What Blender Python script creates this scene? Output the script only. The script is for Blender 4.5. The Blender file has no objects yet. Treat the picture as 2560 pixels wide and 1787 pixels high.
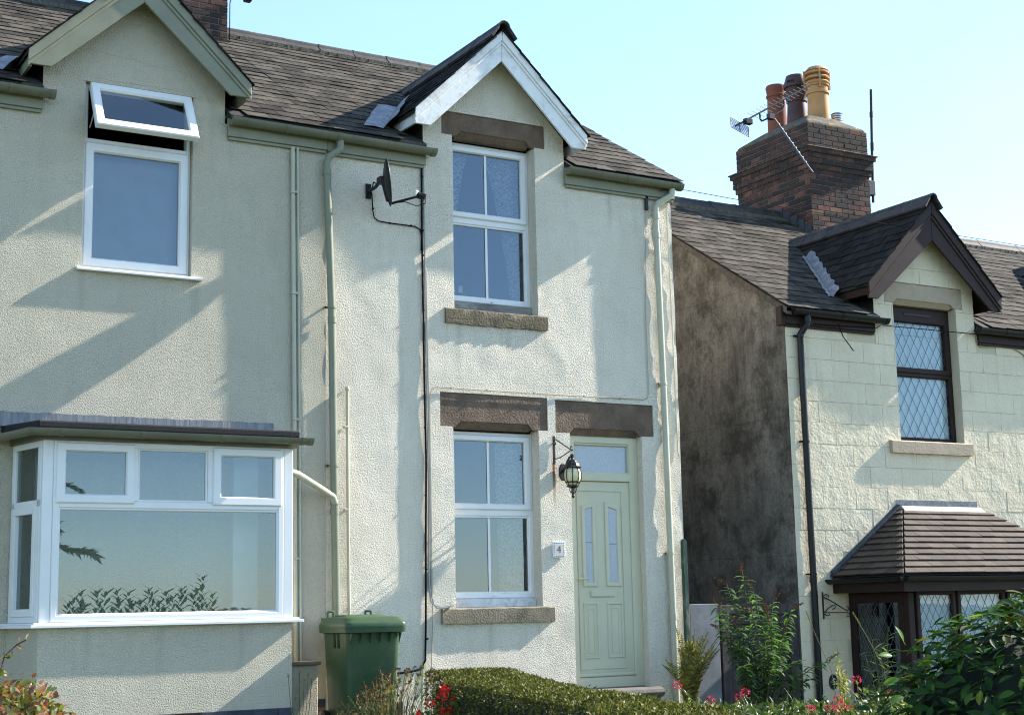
import bpy, bmesh, math, random
from mathutils import Vector, Matrix, noise
R = math.radians
random.seed(7)
SC = bpy.context.scene
COL = SC.collection

# ------------------------------------------------------------------ camera
YAW, PITCH, ROLL = R(30.5), R(9.42), R(-1.23)
_f = Vector((math.sin(YAW)*math.cos(PITCH), math.cos(YAW)*math.cos(PITCH), math.sin(PITCH)))
_r = Vector((math.cos(YAW), -math.sin(YAW), 0)); _u = _r.cross(_f)
_c, _s = math.cos(ROLL), math.sin(ROLL)
_r, _u = _c*_r + _s*_u, -_s*_r + _c*_u
cam = bpy.data.cameras.new('camera'); cam.sensor_width = 36; cam.lens = 36*3800/2560
cam.clip_start = .1; cam.clip_end = 2000
camo = bpy.data.objects.new('camera', cam); COL.objects.link(camo)
camo.matrix_world = Matrix(((_r.x, _u.x, -_f.x, 0), (_r.y, _u.y, -_f.y, -13), (_r.z, _u.z, -_f.z, 1.0), (0, 0, 0, 1)))
SC.camera = camo
CAM = Vector((0, -13, 1.0))

# ------------------------------------------------------------------ world, sun, exposure
SUNDIR = Vector((10.5, -1.0, 7.2)).normalized()          # towards the sun
w = bpy.data.worlds.new('World'); SC.world = w; w.use_nodes = True
nt = w.node_tree; nt.nodes.clear()
wo = nt.nodes.new('ShaderNodeOutputWorld'); bg = nt.nodes.new('ShaderNodeBackground')
sky = nt.nodes.new('ShaderNodeTexSky'); sky.sky_type = 'NISHITA'; sky.sun_disc = False
sky.sun_elevation = math.asin(SUNDIR.z); sky.sun_rotation = math.atan2(SUNDIR.x, SUNDIR.y)
sky.air_density = 0.9; sky.dust_density = 0.15; sky.ozone_density = 4.0; sky.altitude = 100
bg.inputs['Strength'].default_value = 0.135
hs = nt.nodes.new('ShaderNodeHueSaturation'); hs.inputs['Saturation'].default_value = .97
nt.links.new(sky.outputs[0], hs.inputs['Color'])
hz = nt.nodes.new('ShaderNodeMix'); hz.data_type = 'RGBA'; hz.inputs[0].default_value = .28; hz.inputs[7].default_value = (1.35, 2.05, 2.5, 1)   # thin even high haze over the whole sky
nt.links.new(hs.outputs[0], hz.inputs[6])
tc = nt.nodes.new('ShaderNodeTexCoord'); mp_ = nt.nodes.new('ShaderNodeMapping'); mp_.inputs['Scale'].default_value = (1.2, 4.5, 7.0); mp_.inputs['Rotation'].default_value = (.5, .25, .6)
nz_ = nt.nodes.new('ShaderNodeTexNoise'); nz_.inputs['Scale'].default_value = 1.1; nz_.inputs['Detail'].default_value = 7; nz_.inputs['Roughness'].default_value = .6; nz_.inputs['Distortion'].default_value = .8
cr_ = nt.nodes.new('ShaderNodeValToRGB'); cr_.color_ramp.elements[0].position = .5; cr_.color_ramp.elements[0].color = (0, 0, 0, 1); cr_.color_ramp.elements[1].position = .8; cr_.color_ramp.elements[1].color = (.14, .14, .14, 1)
ci = nt.nodes.new('ShaderNodeMix'); ci.data_type = 'RGBA'; ci.inputs[7].default_value = (3.0, 3.3, 3.5, 1)      # faint cirrus
nt.links.new(tc.outputs['Generated'], mp_.inputs[0]); nt.links.new(mp_.outputs[0], nz_.inputs['Vector']); nt.links.new(nz_.outputs[0], cr_.inputs[0]); nt.links.new(cr_.outputs[0], ci.inputs[0]); nt.links.new(hz.outputs[2], ci.inputs[6])
nt.links.new(ci.outputs[2], bg.inputs['Color']); nt.links.new(bg.outputs[0], wo.inputs['Surface'])
sun = bpy.data.lights.new('sun', 'SUN'); sun.energy = 4.1; sun.angle = R(.53); sun.color = (1, .94, .85)
suno = bpy.data.objects.new('sun', sun); COL.objects.link(suno); suno.location = (20, -10, 20)
suno.rotation_euler = (-SUNDIR).to_track_quat('-Z', 'Y').to_euler()
SC.cycles.filter_width = 1.1
SC.view_settings.view_transform = 'Standard'; SC.view_settings.look = 'None'
SC.view_settings.exposure = 1.72; SC.view_settings.gamma = 1; SC.view_settings.use_curve_mapping = False

# ------------------------------------------------------------------ helpers
def link(o, parent=None):
    COL.objects.link(o)
    if parent is not None:
        o.parent = parent
        o.matrix_parent_inverse = parent.matrix_world.inverted() if parent.type != 'EMPTY' else Matrix.Translation(-parent.location)
    return o
def tag(o, label=None, cat=None, group=None, kind=None):
    for k, v in (('label', label), ('category', cat), ('group', group), ('kind', kind)):
        if v: o[k] = v
    return o
def thing(name, label, cat, loc, group=None):
    o = bpy.data.objects.new(name, None); o.location = loc; o.empty_display_size = .2; COL.objects.link(o)
    return tag(o, label, cat, group)

class MB:
    def __init__(s): s.v = []; s.f = []
    def add(s, vs, fs):
        n = len(s.v); s.v += [tuple(p) for p in vs]; s.f += [tuple(i+n for i in f) for f in fs]; return s
    def box(s, x0, x1, y0, y1, z0, z1):
        return s.add([(x0,y0,z0),(x1,y0,z0),(x1,y1,z0),(x0,y1,z0),(x0,y0,z1),(x1,y0,z1),(x1,y1,z1),(x0,y1,z1)],
                     [(0,3,2,1),(4,5,6,7),(0,1,5,4),(1,2,6,5),(2,3,7,6),(3,0,4,7)])
    def quad(s, *p): return s.add(p, [tuple(range(len(p)))])
    def prism(s, pts, vec):
        n = len(pts); vec = Vector(vec); a = [Vector(p) for p in pts]; b = [p+vec for p in a]
        return s.add(a+b, [tuple(range(n-1, -1, -1)), tuple(range(n, 2*n))] + [(i, (i+1) % n, n+(i+1) % n, n+i) for i in range(n)])
    def loops(s, loops, closed=False, caps=False):
        n = len(loops[0]); m = len(loops); vs = [p for l in loops for p in l]; fs = []
        for j in range(m if closed else m-1):
            for i in range(n):
                a, b = j*n, ((j+1) % m)*n
                fs.append((a+i, a+(i+1) % n, b+(i+1) % n, b+i))
        if caps: fs += [tuple(range(n-1, -1, -1)), tuple((m-1)*n+i for i in range(n))]
        return s.add(vs, fs)
    def tube(s, path, r, n=8, caps=True):
        path = [Vector(p) for p in path]; L = []
        t0 = (path[1]-path[0]).normalized(); up = Vector((0,0,1)) if abs(t0.z) < .9 else Vector((0,1,0))
        u = t0.cross(up).normalized()
        for i, p in enumerate(path):
            if i == 0: t = t0
            elif i == len(path)-1: t = (p-path[i-1]).normalized()
            else: t = ((p-path[i-1]).normalized()+(path[i+1]-p).normalized()).normalized()
            u = (u - t*u.dot(t)).normalized(); v = t.cross(u)
            rr = r[i] if isinstance(r, (list, tuple)) else r
            L.append([p+(u*math.cos(2*math.pi*k/n)+v*math.sin(2*math.pi*k/n))*rr for k in range(n)])
        return s.loops(L, caps=caps)
    def lathe(s, prof, c, n=20, axis=(0,0,1), caps=True):
        c = Vector(c); ax = Vector(axis).normalized(); a = ax.orthogonal().normalized(); b = ax.cross(a)
        return s.loops([[c+ax*h+(a*math.cos(2*math.pi*k/n)+b*math.sin(2*math.pi*k/n))*r for k in range(n)] for r, h in prof], caps=caps)
    def ring(s, P, w, y0, y1, bev=.008, glaze=.014):
        """picture-frame: P = 4 corner (x,z); w = width; front y0, back y1"""
        i1 = inset(P, bev); i2 = inset(P, w); i3 = inset(P, w+glaze*.7 if isinstance(w, (int, float)) else [q+glaze*.7 for q in w])
        def L(q, y): return [(x, y, z) for x, z in q]
        return s.loops([L(P, y1), L(P, y0+bev), L(i1, y0), L(i2, y0), L(i3, y0+glaze), L(i3, y1)], closed=True)
    def build(s, name, mat, parent=None, smooth=False, bevel=0, seg=1, recalc=True):
        me = bpy.data.meshes.new(name); me.from_pydata(s.v, [], s.f)
        if bevel or True:
            bm = bmesh.new(); bm.from_mesh(me)
            if recalc: bmesh.ops.recalc_face_normals(bm, faces=bm.faces)
            if bevel:
                bmesh.ops.bevel(bm, geom=[e for e in bm.edges if len(e.link_faces) == 2 and e.calc_face_angle(0) > .5], offset=bevel, segments=seg, affect='EDGES', clamp_overlap=True)
            bm.to_mesh(me); bm.free()
        if mat: me.materials.append(mat)
        if smooth:
            me.polygons.foreach_set('use_smooth', [True]*len(me.polygons))
            try: me.set_sharp_from_angle(angle=R(42))
            except Exception: pass
        return link(bpy.data.objects.new(name, me), parent)

def inset(P, d):
    if isinstance(d, (int, float)): d = [d]*4
    n = len(P); out = []
    cx = sum(p[0] for p in P)/n; cz = sum(p[1] for p in P)/n
    lines = []
    for i in range(n):
        a, b = P[i], P[(i+1) % n]; dx, dz = b[0]-a[0], b[1]-a[1]; l = math.hypot(dx, dz); nx, nz = -dz/l, dx/l
        if nx*(cx-a[0])+nz*(cz-a[1]) < 0: nx, nz = -nx, -nz
        dd = d[i % len(d)]; lines.append((nx, nz, nx*(a[0]+nx*dd)+nz*(a[1]+nz*dd)))
    for i in range(n):
        a1, b1, c1 = lines[i-1]; a2, b2, c2 = lines[i]; D = a1*b2-a2*b1
        out.append(((c1*b2-c2*b1)/D, (a1*c2-a2*c1)/D))
    return out
def rect(x0, x1, z0, z1): return [(x0, z0), (x1, z0), (x1, z1), (x0, z1)]    # edges: bottom, right, top, left
def piece(name, me, M, parent):
    o = bpy.data.objects.new(name, me); COL.objects.link(o)
    o.parent = parent; o.matrix_basis = M
    if parent.type == 'EMPTY': o.matrix_parent_inverse = Matrix.Translation(-parent.location)
    return o
def mesh_of(mb, name, mat, bevel=0):
    o = mb.build(name, mat, None, bevel=bevel); me = o.data; bpy.data.objects.remove(o); return me
def rnd(a, b): return random.uniform(a, b)

# ------------------------------------------------------------------ materials
def mat(name):
    m = bpy.data.materials.new(name); m.use_nodes = True; t = m.node_tree
    return m, t, t.nodes['Principled BSDF'], t.nodes['Material Output']
def N(t, kind, **kw):
    n = t.nodes.new(kind)
    for k, v in kw.items():
        if k in n.inputs.keys(): n.inputs[k].default_value = v
        else: setattr(n, k, v)
    return n
def ramp(t, src, stops):
    r = t.nodes.new('ShaderNodeValToRGB'); e = r.color_ramp.elements
    while len(e) < len(stops): e.new(.5)
    for i, (p, c) in enumerate(stops):
        e[i].position = p; e[i].color = (c, c, c, 1) if isinstance(c, (int, float)) else (*c, 1)
    t.links.new(src, r.inputs[0]); return r.outputs[0]
def mix(t, f, a, b, mode='MIX'):
    n = t.nodes.new('ShaderNodeMix'); n.data_type = 'RGBA'; n.blend_type = mode
    def setin(i, v):
        if isinstance(v, (tuple, list)): n.inputs[i].default_value = (*v[:3], 1)
        elif isinstance(v, (int, float)): n.inputs[i].default_value = v if i == 0 else (v, v, v, 1)
        else: t.links.new(v, n.inputs[i])
    setin(0, f); setin(6, a); setin(7, b); return n.outputs[2]
def coords(t, scale=(1, 1, 1), world=False):
    if world:
        g = t.nodes.new('ShaderNodeNewGeometry'); src = g.outputs['Position']
    else:
        src = t.nodes.new('ShaderNodeTexCoord').outputs['Object']
    mp = t.nodes.new('ShaderNodeMapping'); mp.inputs['Scale'].default_value = scale
    t.links.new(src, mp.inputs[0]); return mp.outputs[0]
def tex(t, vec, scale, detail=4, rough=.55, dist=0, kind='noise'):
    if kind == 'noise': n = N(t, 'ShaderNodeTexNoise', Scale=scale, Detail=detail, Roughness=rough, Distortion=dist)
    else: n = N(t, 'ShaderNodeTexVoronoi', Scale=scale)
    t.links.new(vec, n.inputs['Vector']); return n.outputs[0]
def bump(t, bsdf, h, strength, distance, prev=None):
    b = N(t, 'ShaderNodeBump', Strength=strength, Distance=distance); t.links.new(h, b.inputs['Height'])
    if prev is not None: t.links.new(prev, b.inputs['Normal'])
    t.links.new(b.outputs[0], bsdf.inputs['Normal']); return b.outputs[0]
def simple(name, col, rough=.6, var=.12, vscale=3, dirt=None, dscale=6, damt=.35, bs=0, bd=.002, bsc=120, spec=.4, metal=0, stretch=(1, 1, 1), world=False, rand=0):
    m, t, b, o = mat(name); v = coords(t, stretch, world)
    c = mix(t, ramp(t, tex(t, v, vscale, 5), [(.3, 0), (.7, 1)]), tuple(x*(1-var) for x in col), tuple(min(1, x*(1+var)) for x in col))
    if rand:
        oi = t.nodes.new('ShaderNodeObjectInfo'); g = t.nodes.new('ShaderNodeNewGeometry')
        ad = N(t, 'ShaderNodeMath', operation='ADD'); t.links.new(oi.outputs['Random'], ad.inputs[0]); t.links.new(g.outputs['Random Per Island'], ad.inputs[1])
        fr = N(t, 'ShaderNodeMath', operation='FRACT'); t.links.new(ad.outputs[0], fr.inputs[0])
        c = mix(t, 1.0, c, ramp(t, fr.outputs[0], [(0, 1-rand), (1, 1+rand)]), 'MULTIPLY')
    if dirt is not None:
        c = mix(t, ramp(t, tex(t, v, dscale, 7, .65, .3), [(.5, 0), (.72, damt)]), c, dirt)
    t.links.new(c, b.inputs['Base Color'])
    b.inputs['Roughness'].default_value = rough; b.inputs['Specular IOR Level'].default_value = spec; b.inputs['Metallic'].default_value = metal
    if bs: bump(t, b, tex(t, v, bsc, 3), bs, bd)
    return m
def render_mat(name, col, col2, grain, gdist, lump=.5, ldist=.03, stain=None, lump_scale=5, gst=.9):
    m, t, b, o = mat(name); v = coords(t)
    c = mix(t, ramp(t, tex(t, v, 1.3, 6, .6), [(.35, 0), (.65, 1)]), col, col2)
    c = mix(t, ramp(t, tex(t, v, grain, 3), [(.3, .10), (.6, 0)]), c, tuple(x*.7 for x in col))
    if stain:
        vs = coords(t, (5, 5, .7))
        c = mix(t, ramp(t, tex(t, vs, 1.5, 6, .65), [(.5, 0), (.75, .55)]), c, stain)
        c = mix(t, ramp(t, tex(t, coords(t, (9, 9, .35)), 1.2, 8, .7), [(.6, 0), (.78, .4)]), c, tuple(x*.72 for x in stain))
        c = mix(t, ramp(t, tex(t, v, .55, 3, .5, 1.0), [(.56, 0), (.60, .22)]), c, tuple(min(1, x*1.12) for x in col2))
        c = mix(t, ramp(t, tex(t, v, 3.1, 8, .7), [(.6, 0), (.8, .35)]), c, tuple(x*.8 for x in stain))
    t.links.new(c, b.inputs['Base Color']); b.inputs['Roughness'].default_value = .92; b.inputs['Specular IOR Level'].default_value = .2
    p = bump(t, b, tex(t, v, lump_scale, 4, .5), lump, ldist)
    g1 = tex(t, v, grain, 3, .55, .4)
    g = ramp(t, g1, [(.28, 0), (.74, 1)])
    bump(t, b, g, gst, gdist, p)
    return m

M_SAGE = render_mat('render_sage_paint', (.575, .522, .40), (.62, .562, .435), 88, .0125, .3, .015, stain=(.50, .455, .35))
M_CREAM = render_mat('render_cream_paint', (.80, .715, .575), (.85, .765, .625), 74, .0155, .6, .04, stain=(.66, .585, .44))
M_IVORY = render_mat('render_ivory_block', (.70, .595, .425), (.75, .645, .47), 30, .0055, .6, .03, stain=(.53, .46, .33), gst=.55)
M_JOINT = simple('render_joint', (.585, .495, .345), .95)
def mathn(t, op, a, b=None):
    n = N(t, 'ShaderNodeMath', operation=op)
    for i, v in enumerate((a, b)):
        if v is None: continue
        if isinstance(v, (int, float)): n.inputs[i].default_value = v
        else: t.links.new(v, n.inputs[i])
    return n.outputs[0]
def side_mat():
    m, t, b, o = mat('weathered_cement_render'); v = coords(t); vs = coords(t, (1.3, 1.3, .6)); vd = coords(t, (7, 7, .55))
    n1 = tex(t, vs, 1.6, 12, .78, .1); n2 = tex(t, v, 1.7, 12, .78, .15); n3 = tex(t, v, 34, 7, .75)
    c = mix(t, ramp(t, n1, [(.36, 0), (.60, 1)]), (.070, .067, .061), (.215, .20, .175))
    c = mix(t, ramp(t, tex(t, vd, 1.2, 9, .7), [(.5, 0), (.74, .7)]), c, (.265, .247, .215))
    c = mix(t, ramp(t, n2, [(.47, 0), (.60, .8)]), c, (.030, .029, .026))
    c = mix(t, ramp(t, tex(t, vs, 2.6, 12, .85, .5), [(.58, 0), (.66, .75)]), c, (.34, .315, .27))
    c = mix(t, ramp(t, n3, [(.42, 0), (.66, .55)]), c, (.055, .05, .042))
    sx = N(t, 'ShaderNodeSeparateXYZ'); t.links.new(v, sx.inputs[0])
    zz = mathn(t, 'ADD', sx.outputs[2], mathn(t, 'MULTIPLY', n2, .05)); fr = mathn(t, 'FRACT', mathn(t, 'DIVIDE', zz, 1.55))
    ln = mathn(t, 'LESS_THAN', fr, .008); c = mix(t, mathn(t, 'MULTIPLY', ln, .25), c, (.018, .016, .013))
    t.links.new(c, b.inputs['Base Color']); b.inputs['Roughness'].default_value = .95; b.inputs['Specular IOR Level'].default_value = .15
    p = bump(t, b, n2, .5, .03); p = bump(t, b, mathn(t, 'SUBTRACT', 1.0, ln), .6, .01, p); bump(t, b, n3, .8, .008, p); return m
def stain(m, col, x, z0, z1, w, amt):
    """a stain with its own shape painted on the wall coat: a run from z1 down to z0 at x"""
    t = m.node_tree; b = t.nodes['Principled BSDF']; src = b.inputs['Base Color'].links[0].from_socket
    v = coords(t); sx = N(t, 'ShaderNodeSeparateXYZ'); t.links.new(v, sx.inputs[0])
    nn = tex(t, coords(t, (30, 30, 5)), 1.0, 5, .6)
    dx = mathn(t, 'ABSOLUTE', mathn(t, 'SUBTRACT', mathn(t, 'ADD', sx.outputs[0], mathn(t, 'MULTIPLY', mathn(t, 'SUBTRACT', nn, .5), w)), x))
    mx = mathn(t, 'MAXIMUM', mathn(t, 'SUBTRACT', 1.0, mathn(t, 'DIVIDE', dx, w)), 0)
    mr = N(t, 'ShaderNodeMapRange'); mr.inputs[1].default_value = z0; mr.inputs[2].default_value = z1; mr.inputs[3].default_value = 0; mr.inputs[4].default_value = 1; t.links.new(sx.outputs[2], mr.inputs[0])
    up = mathn(t, 'LESS_THAN', sx.outputs[2], z1+.01)
    f = mathn(t, 'MULTIPLY', mathn(t, 'MULTIPLY', mathn(t, 'MULTIPLY', mx, mr.outputs[0]), up), amt)
    t.links.new(mix(t, f, src, col), b.inputs['Base Color'])
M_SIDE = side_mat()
stain(M_CREAM, (.30, .11, .025), 8.12, 1.95, 2.45, .022, 1.6)
for sx_, sz_, sw_ in ((7.35, .88, .05), (7.9, .88, .04), (7.05, 3.80, .05), (7.62, 3.80, .06), (7.95, 3.8, .03), (9.47, 3.3, .05), (8.9, 5.35, .05), (6.3, 5.33, .05), (9.2, 2.76, .03)):
    stain(M_CREAM, (.30, .26, .17), sx_, sz_-.55, sz_, sw_, .28)
for sx_, sz_, sw_ in ((3.34, 3.98, .05), (4.36, 3.98, .05), (4.5, 5.7, .05), (3.9, .93, .05), (4.6, .93, .04), (3.3, .93, .05)):
    stain(M_SAGE, (.26, .235, .16), sx_, sz_-.6, sz_, sw_, .22)
M_SLATE = simple('slate', (.056, .049, .040), .85, .3, 9, (.16, .135, .10), 5, .5, .8, .005, 45, .06, rand=.5, world=True)
M_SLATED = simple('slate_dark', (.020, .018, .016), .85, .3, 9, (.06, .055, .045), 4, .35, .6, .004, 60, .06, rand=.3, world=True)
M_DECK = simple('roofing_felt', (.02, .019, .018), .9)
M_RIDGE = simple('ridge_clay', (.036, .031, .028), .7, .3, 7, (.12, .11, .08), 9, .5, .5, .004, 50, rand=.2, world=True)
M_MORTAR = simple('ridge_mortar', (.10, .09, .07), .95, .3, 20, (.08, .08, .05), 15, .7, .9, .01, 40)
M_SAGEPAINT = simple('sage_gloss_paint', (.215, .215, .145), .5, .1, 4, (.13, .13, .09), 5, .35, .25, .002, 25, .45)
M_GUTTER = simple('olive_painted_gutter', (.15, .15, .10), .45, .14, 5, (.10, .095, .06), 7, .55, .2, .002, 30, .5)
M_PALEPIPE = simple('cream_painted_pipe', (.45, .44, .33), .45, .08, 6, (.30, .30, .2), 12, .35, 0)
M_BRANCHPIPE = simple('pale_sage_pipe', (.36, .365, .275), .45, .08, 6, (.25, .25, .17), 10, .3, 0)
M_GREENPIPE = simple('sage_painted_pipe', (.20, .21, .145), .45, .08, 6, (.22, .22, .14), 10, .3, 0)
M_WHITEPAINT = simple('flaking_white_paint', (.80, .79, .765), .6, .05, 4, (.33, .29, .24), 7, .55, .5, .003, 30, .3, stretch=(1, 1, 1))
M_UPVC = simple('white_upvc', (.77, .76, .735), .3, .02, 4, (.60, .59, .54), 3, .3, 0, spec=.5)
M_OLDWHITE = simple('weathered_white_timber', (.66, .66, .63), .7, .12, 8, (.2, .18, .14), 14, .7, .7, .004, 40)
M_GREYWOOD = simple('bare_grey_timber', (.20, .19, .17), .9, .35, 14, (.5, .5, .46), 12, .6, .8, .004, 60, stretch=(.3, 1, 1))
M_BROWN = simple('brown_upvc', (.030, .017, .014), .55, .12, 5, (.045, .027, .023), 6, .4, 0, spec=.15)
M_BLACK = simple('black_plastic', (.009, .009, .010), .42, .1, 6, (.02, .02, .019), 8, .4, 0, spec=.3)
M_IRON = simple('black_iron', (.014, .014, .015), .5, .2, 20, (.05, .03, .02), 20, .4, .3, .001, 90)
M_LEAD = simple('lead_sheet', (.15, .155, .165), .5, .35, 8, (.36, .36, .36), 9, .7, .6, .006, 22, .4, metal=.1)
M_LEADPALE = simple('weathered_pale_lead', (.21, .215, .22), .6, .3, 9, (.12, .125, .14), 12, .7, .5, .005, 22, .3, stretch=(3, 1, .4))
M_FELT = simple('mineral_felt', (.014, .014, .015), .95, .3, 60, (.06, .06, .06), 130, .6, .9, .006, 150)
M_STONE = simple('gritstone_lintel', (.155, .105, .072), .92, .35, 4, (.075, .058, .045), 3, .75, 1.0, .012, 48)
M_SILL = simple('gritstone_sill', (.21, .175, .12), .95, .25, 6, (.065, .055, .035), 5, .7, 1.0, .012, 55)
M_SILLMOSS = simple('mossy_gritstone_sill', (.13, .105, .07), .95, .3, 6, (.12, .115, .03), 7, .7, 1.0, .014, 50)
M_SANDPAINT = simple('sand_masonry_paint', (.42, .33, .235), .9, .08, 5, (.33, .26, .18), 6, .4, .7, .006, 45)
M_DOOR = simple('sage_door', (.56, .53, .37), .42, .03, 3, (.45, .445, .31), 5, .25, .08, .001, 160, .45)
M_GROUND = simple('garden_earth_and_grass', (.06, .075, .03), .95, .4, 3, (.07, .05, .03), 1.2, .7, .8, .03, 18)
M_PLINTH = simple('blue_brick', (.045, .05, .068), .6, .2, 8, (.02, .02, .025), 10, .5, .5, .004, 40, rand=.25)
M_TERRA = simple('plinth_red_brick', (.20, .10, .075), .85, .2, 8, (.28, .22, .18), 6, .5, .5, .004, 40, rand=.25)
M_INT = simple('dim_room', (.10, .095, .085), .9)
M_INTPALE = simple('pale_room', (.30, .31, .31), .9)
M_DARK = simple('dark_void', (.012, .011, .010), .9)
M_BLIND = simple('pale_blind', (.80, .83, .84), .8, .03, 2)
def brick_mat():
    m, t, b, o = mat('sooty_brick'); v = coords(t, world=True)
    oi = t.nodes.new('ShaderNodeObjectInfo')
    c = ramp(t, oi.outputs['Random'], [(0, (.018, .014, .014)), (.35, (.035, .021, .018)), (.6, (.12, .045, .03)), (.8, (.20, .075, .045)), (1, (.29, .125, .075))])
    n = tex(t, v, 2.2, 7, .7, .4)
    c = mix(t, ramp(t, n, [(.42, .95), (.57, 0)]), c, (.020, .016, .014))
    # soot is thicker high on the stack
    g = t.nodes.new('ShaderNodeNewGeometry'); sx = N(t, 'ShaderNodeSeparateXYZ'); t.links.new(g.outputs['Position'], sx.inputs[0])
    mr = N(t, 'ShaderNodeMapRange'); mr.inputs[1].default_value = 6.3; mr.inputs[2].default_value = 7.3; mr.inputs[3].default_value = .1; mr.inputs[4].default_value = .62
    t.links.new(sx.outputs[2], mr.inputs[0]); c = mix(t, mr.outputs[0], c, (.030, .020, .016))
    c = mix(t, ramp(t, tex(t, v, 30, 5, .7), [(.5, 0), (.75, .35)]), c, (.07, .045, .036))
    t.links.new(c, b.inputs['Base Color']); b.inputs['Roughness'].default_value = .92
    bump(t, b, tex(t, v, 70, 4), .8, .006); return m
M_BRICK = brick_mat()
M_BMORTAR = simple('brick_mortar', (.14, .118, .095), .95, .3, 12, (.03, .026, .022), 4, .8, .9, .01, 60, world=True)
M_FLAUNCH = simple('flaunching_lichen', (.07, .063, .052), .95, .3, 7, (.33, .20, .03), 8, .85, 1, .02, 25, world=True)
M_POTRED = simple('terracotta_red_pot', (.19, .06, .035), .85, .15, 6, (.11, .04, .03), 4, .6, .3, .003, 40)
M_POTDARK = simple('sooty_brown_pot', (.06, .026, .022), .6, .25, 5, (.03, .018, .016), 4, .7, .2, .003, 40)
M_POTBUFF = simple('buff_pot', (.42, .225, .09), .8, .12, 5, (.30, .14, .05), 6, .6, .3, .003, 40)
M_TILE = simple('brown_concrete_tile', (.062, .045, .033), .85, .25, 10, (.035, .027, .021), 5, .6, .7, .004, 70, rand=.35, world=True)
M_GALV = simple('aluminium', (.45, .46, .47), .35, .1, 8, metal=.9, spec=.5)
M_BINGREEN = simple('green_bin_plastic', (.028, .066, .024), .45, .2, 5, (.07, .10, .055), 7, .55, .1, .001, 200, .45)
M_WHITEBOARD = simple('white_painted_board', (.20, .20, .205), .85, .2, 4, (.11, .11, .11), 9, .5, .5, .003, 60)
M_OLDGATE = simple('weathered_dark_gate', (.042, .032, .032), .9, .4, 9, (.14, .125, .13), 5, .6, .8, .005, 40, stretch=(4, 4, .5), rand=.3)
M_POSTGREEN = simple('peeling_green_post', (.03, .07, .05), .8, .3, 6, (.30, .27, .2), 6, .85, .6, .004, 40, stretch=(2, 2, .6))
M_CABLEB = simple('black_cable', (.010, .010, .010), .8, spec=.05)
M_LEADDARK = simple('shaded_lead', (.055, .06, .068), .7, .3, 9, (.10, .105, .11), 8, .5, .5, .005, 22, .2)
M_CABLEG = simple('grey_cable', (.30, .30, .28), .5)
M_CABLEW = simple('cream_cable', (.42, .36, .27), .6)
M_RUST = simple('rust_stain', (.30, .13, .04), .95, .2, 20, (.55, .45, .3), 10, .7)
M_GLOBE = simple('cream_lantern_glass', (.66, .58, .34), .25, .12, 12, (.45, .36, .15), 9, .4, 0, spec=.5)
M_PLAQUE = simple('cream_ceramic_tile', (.66, .56, .40), .3)
M_PLBORDER = simple('white_ceramic', (.76, .76, .77), .3)
M_NAVY = simple('blue_glaze', (.05, .06, .22), .35)
M_SLATEPLATE = simple('black_slate_plate', (.02, .021, .024), .5)
M_WHITE = simple('white_print', (.78, .78, .78), .5)

def glass_mat(name, ior=1.75, tint=(.9, .95, .95), rough=.0):
    m, t, b, o = mat(name); t.nodes.remove(b)
    fr = N(t, 'ShaderNodeFresnel'); fr.inputs['IOR'].default_value = ior
    gl = N(t, 'ShaderNodeBsdfGlossy', Roughness=rough); tr = t.nodes.new('ShaderNodeBsdfTransparent')
    gl.inputs['Color'].default_value = (.80, .92, 1, 1); tr.inputs['Color'].default_value = (*tint, 1)
    v = coords(t, world=True); nb = N(t, 'ShaderNodeBump', Strength=.12, Distance=.01); t.links.new(tex(t, v, 1.6, 2), nb.inputs['Height'])
    t.links.new(nb.outputs[0], gl.inputs['Normal'])
    mx = t.nodes.new('ShaderNodeMixShader'); t.links.new(fr.outputs[0], mx.inputs[0]); t.links.new(tr.outputs[0], mx.inputs[1]); t.links.new(gl.outputs[0], mx.inputs[2])
    t.links.new(mx.outputs[0], o.inputs['Surface']); return m
M_GLASS = glass_mat('window_glass', 2.2)
M_GLASS5 = glass_mat('leaded_glass', 1.6)
M_GLASSB = glass_mat('bay_glass', 2.2, (.85, .95, .95))
M_OBSC = simple('obscure_glass', (.32, .36, .40), .12, .1, 60, bs=.6, bd=.003, bsc=90, spec=.9)
def lace_mat():
    m, t, b, o = mat('lace_curtain'); v = coords(t, (1, .2, 1))
    n = tex(t, v, 22, 4, .6, 1.5); a = ramp(t, n, [(.40, .42), (.58, 1)])
    d = N(t, 'ShaderNodeBsdfDiffuse', Color=(.85, .87, .88, 1)); l = N(t, 'ShaderNodeBsdfTranslucent', Color=(.85, .87, .88, 1)); tr = t.nodes.new('ShaderNodeBsdfTransparent')
    m1 = N(t, 'ShaderNodeMixShader', Fac=.45); t.links.new(d.outputs[0], m1.inputs[1]); t.links.new(l.outputs[0], m1.inputs[2])
    m2 = t.nodes.new('ShaderNodeMixShader'); t.links.new(a, m2.inputs[0]); t.links.new(tr.outputs[0], m2.inputs[1]); t.links.new(m1.outputs[0], m2.inputs[2])
    t.links.new(m2.outputs[0], o.inputs['Surface']); return m
M_LACE = lace_mat()
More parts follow.
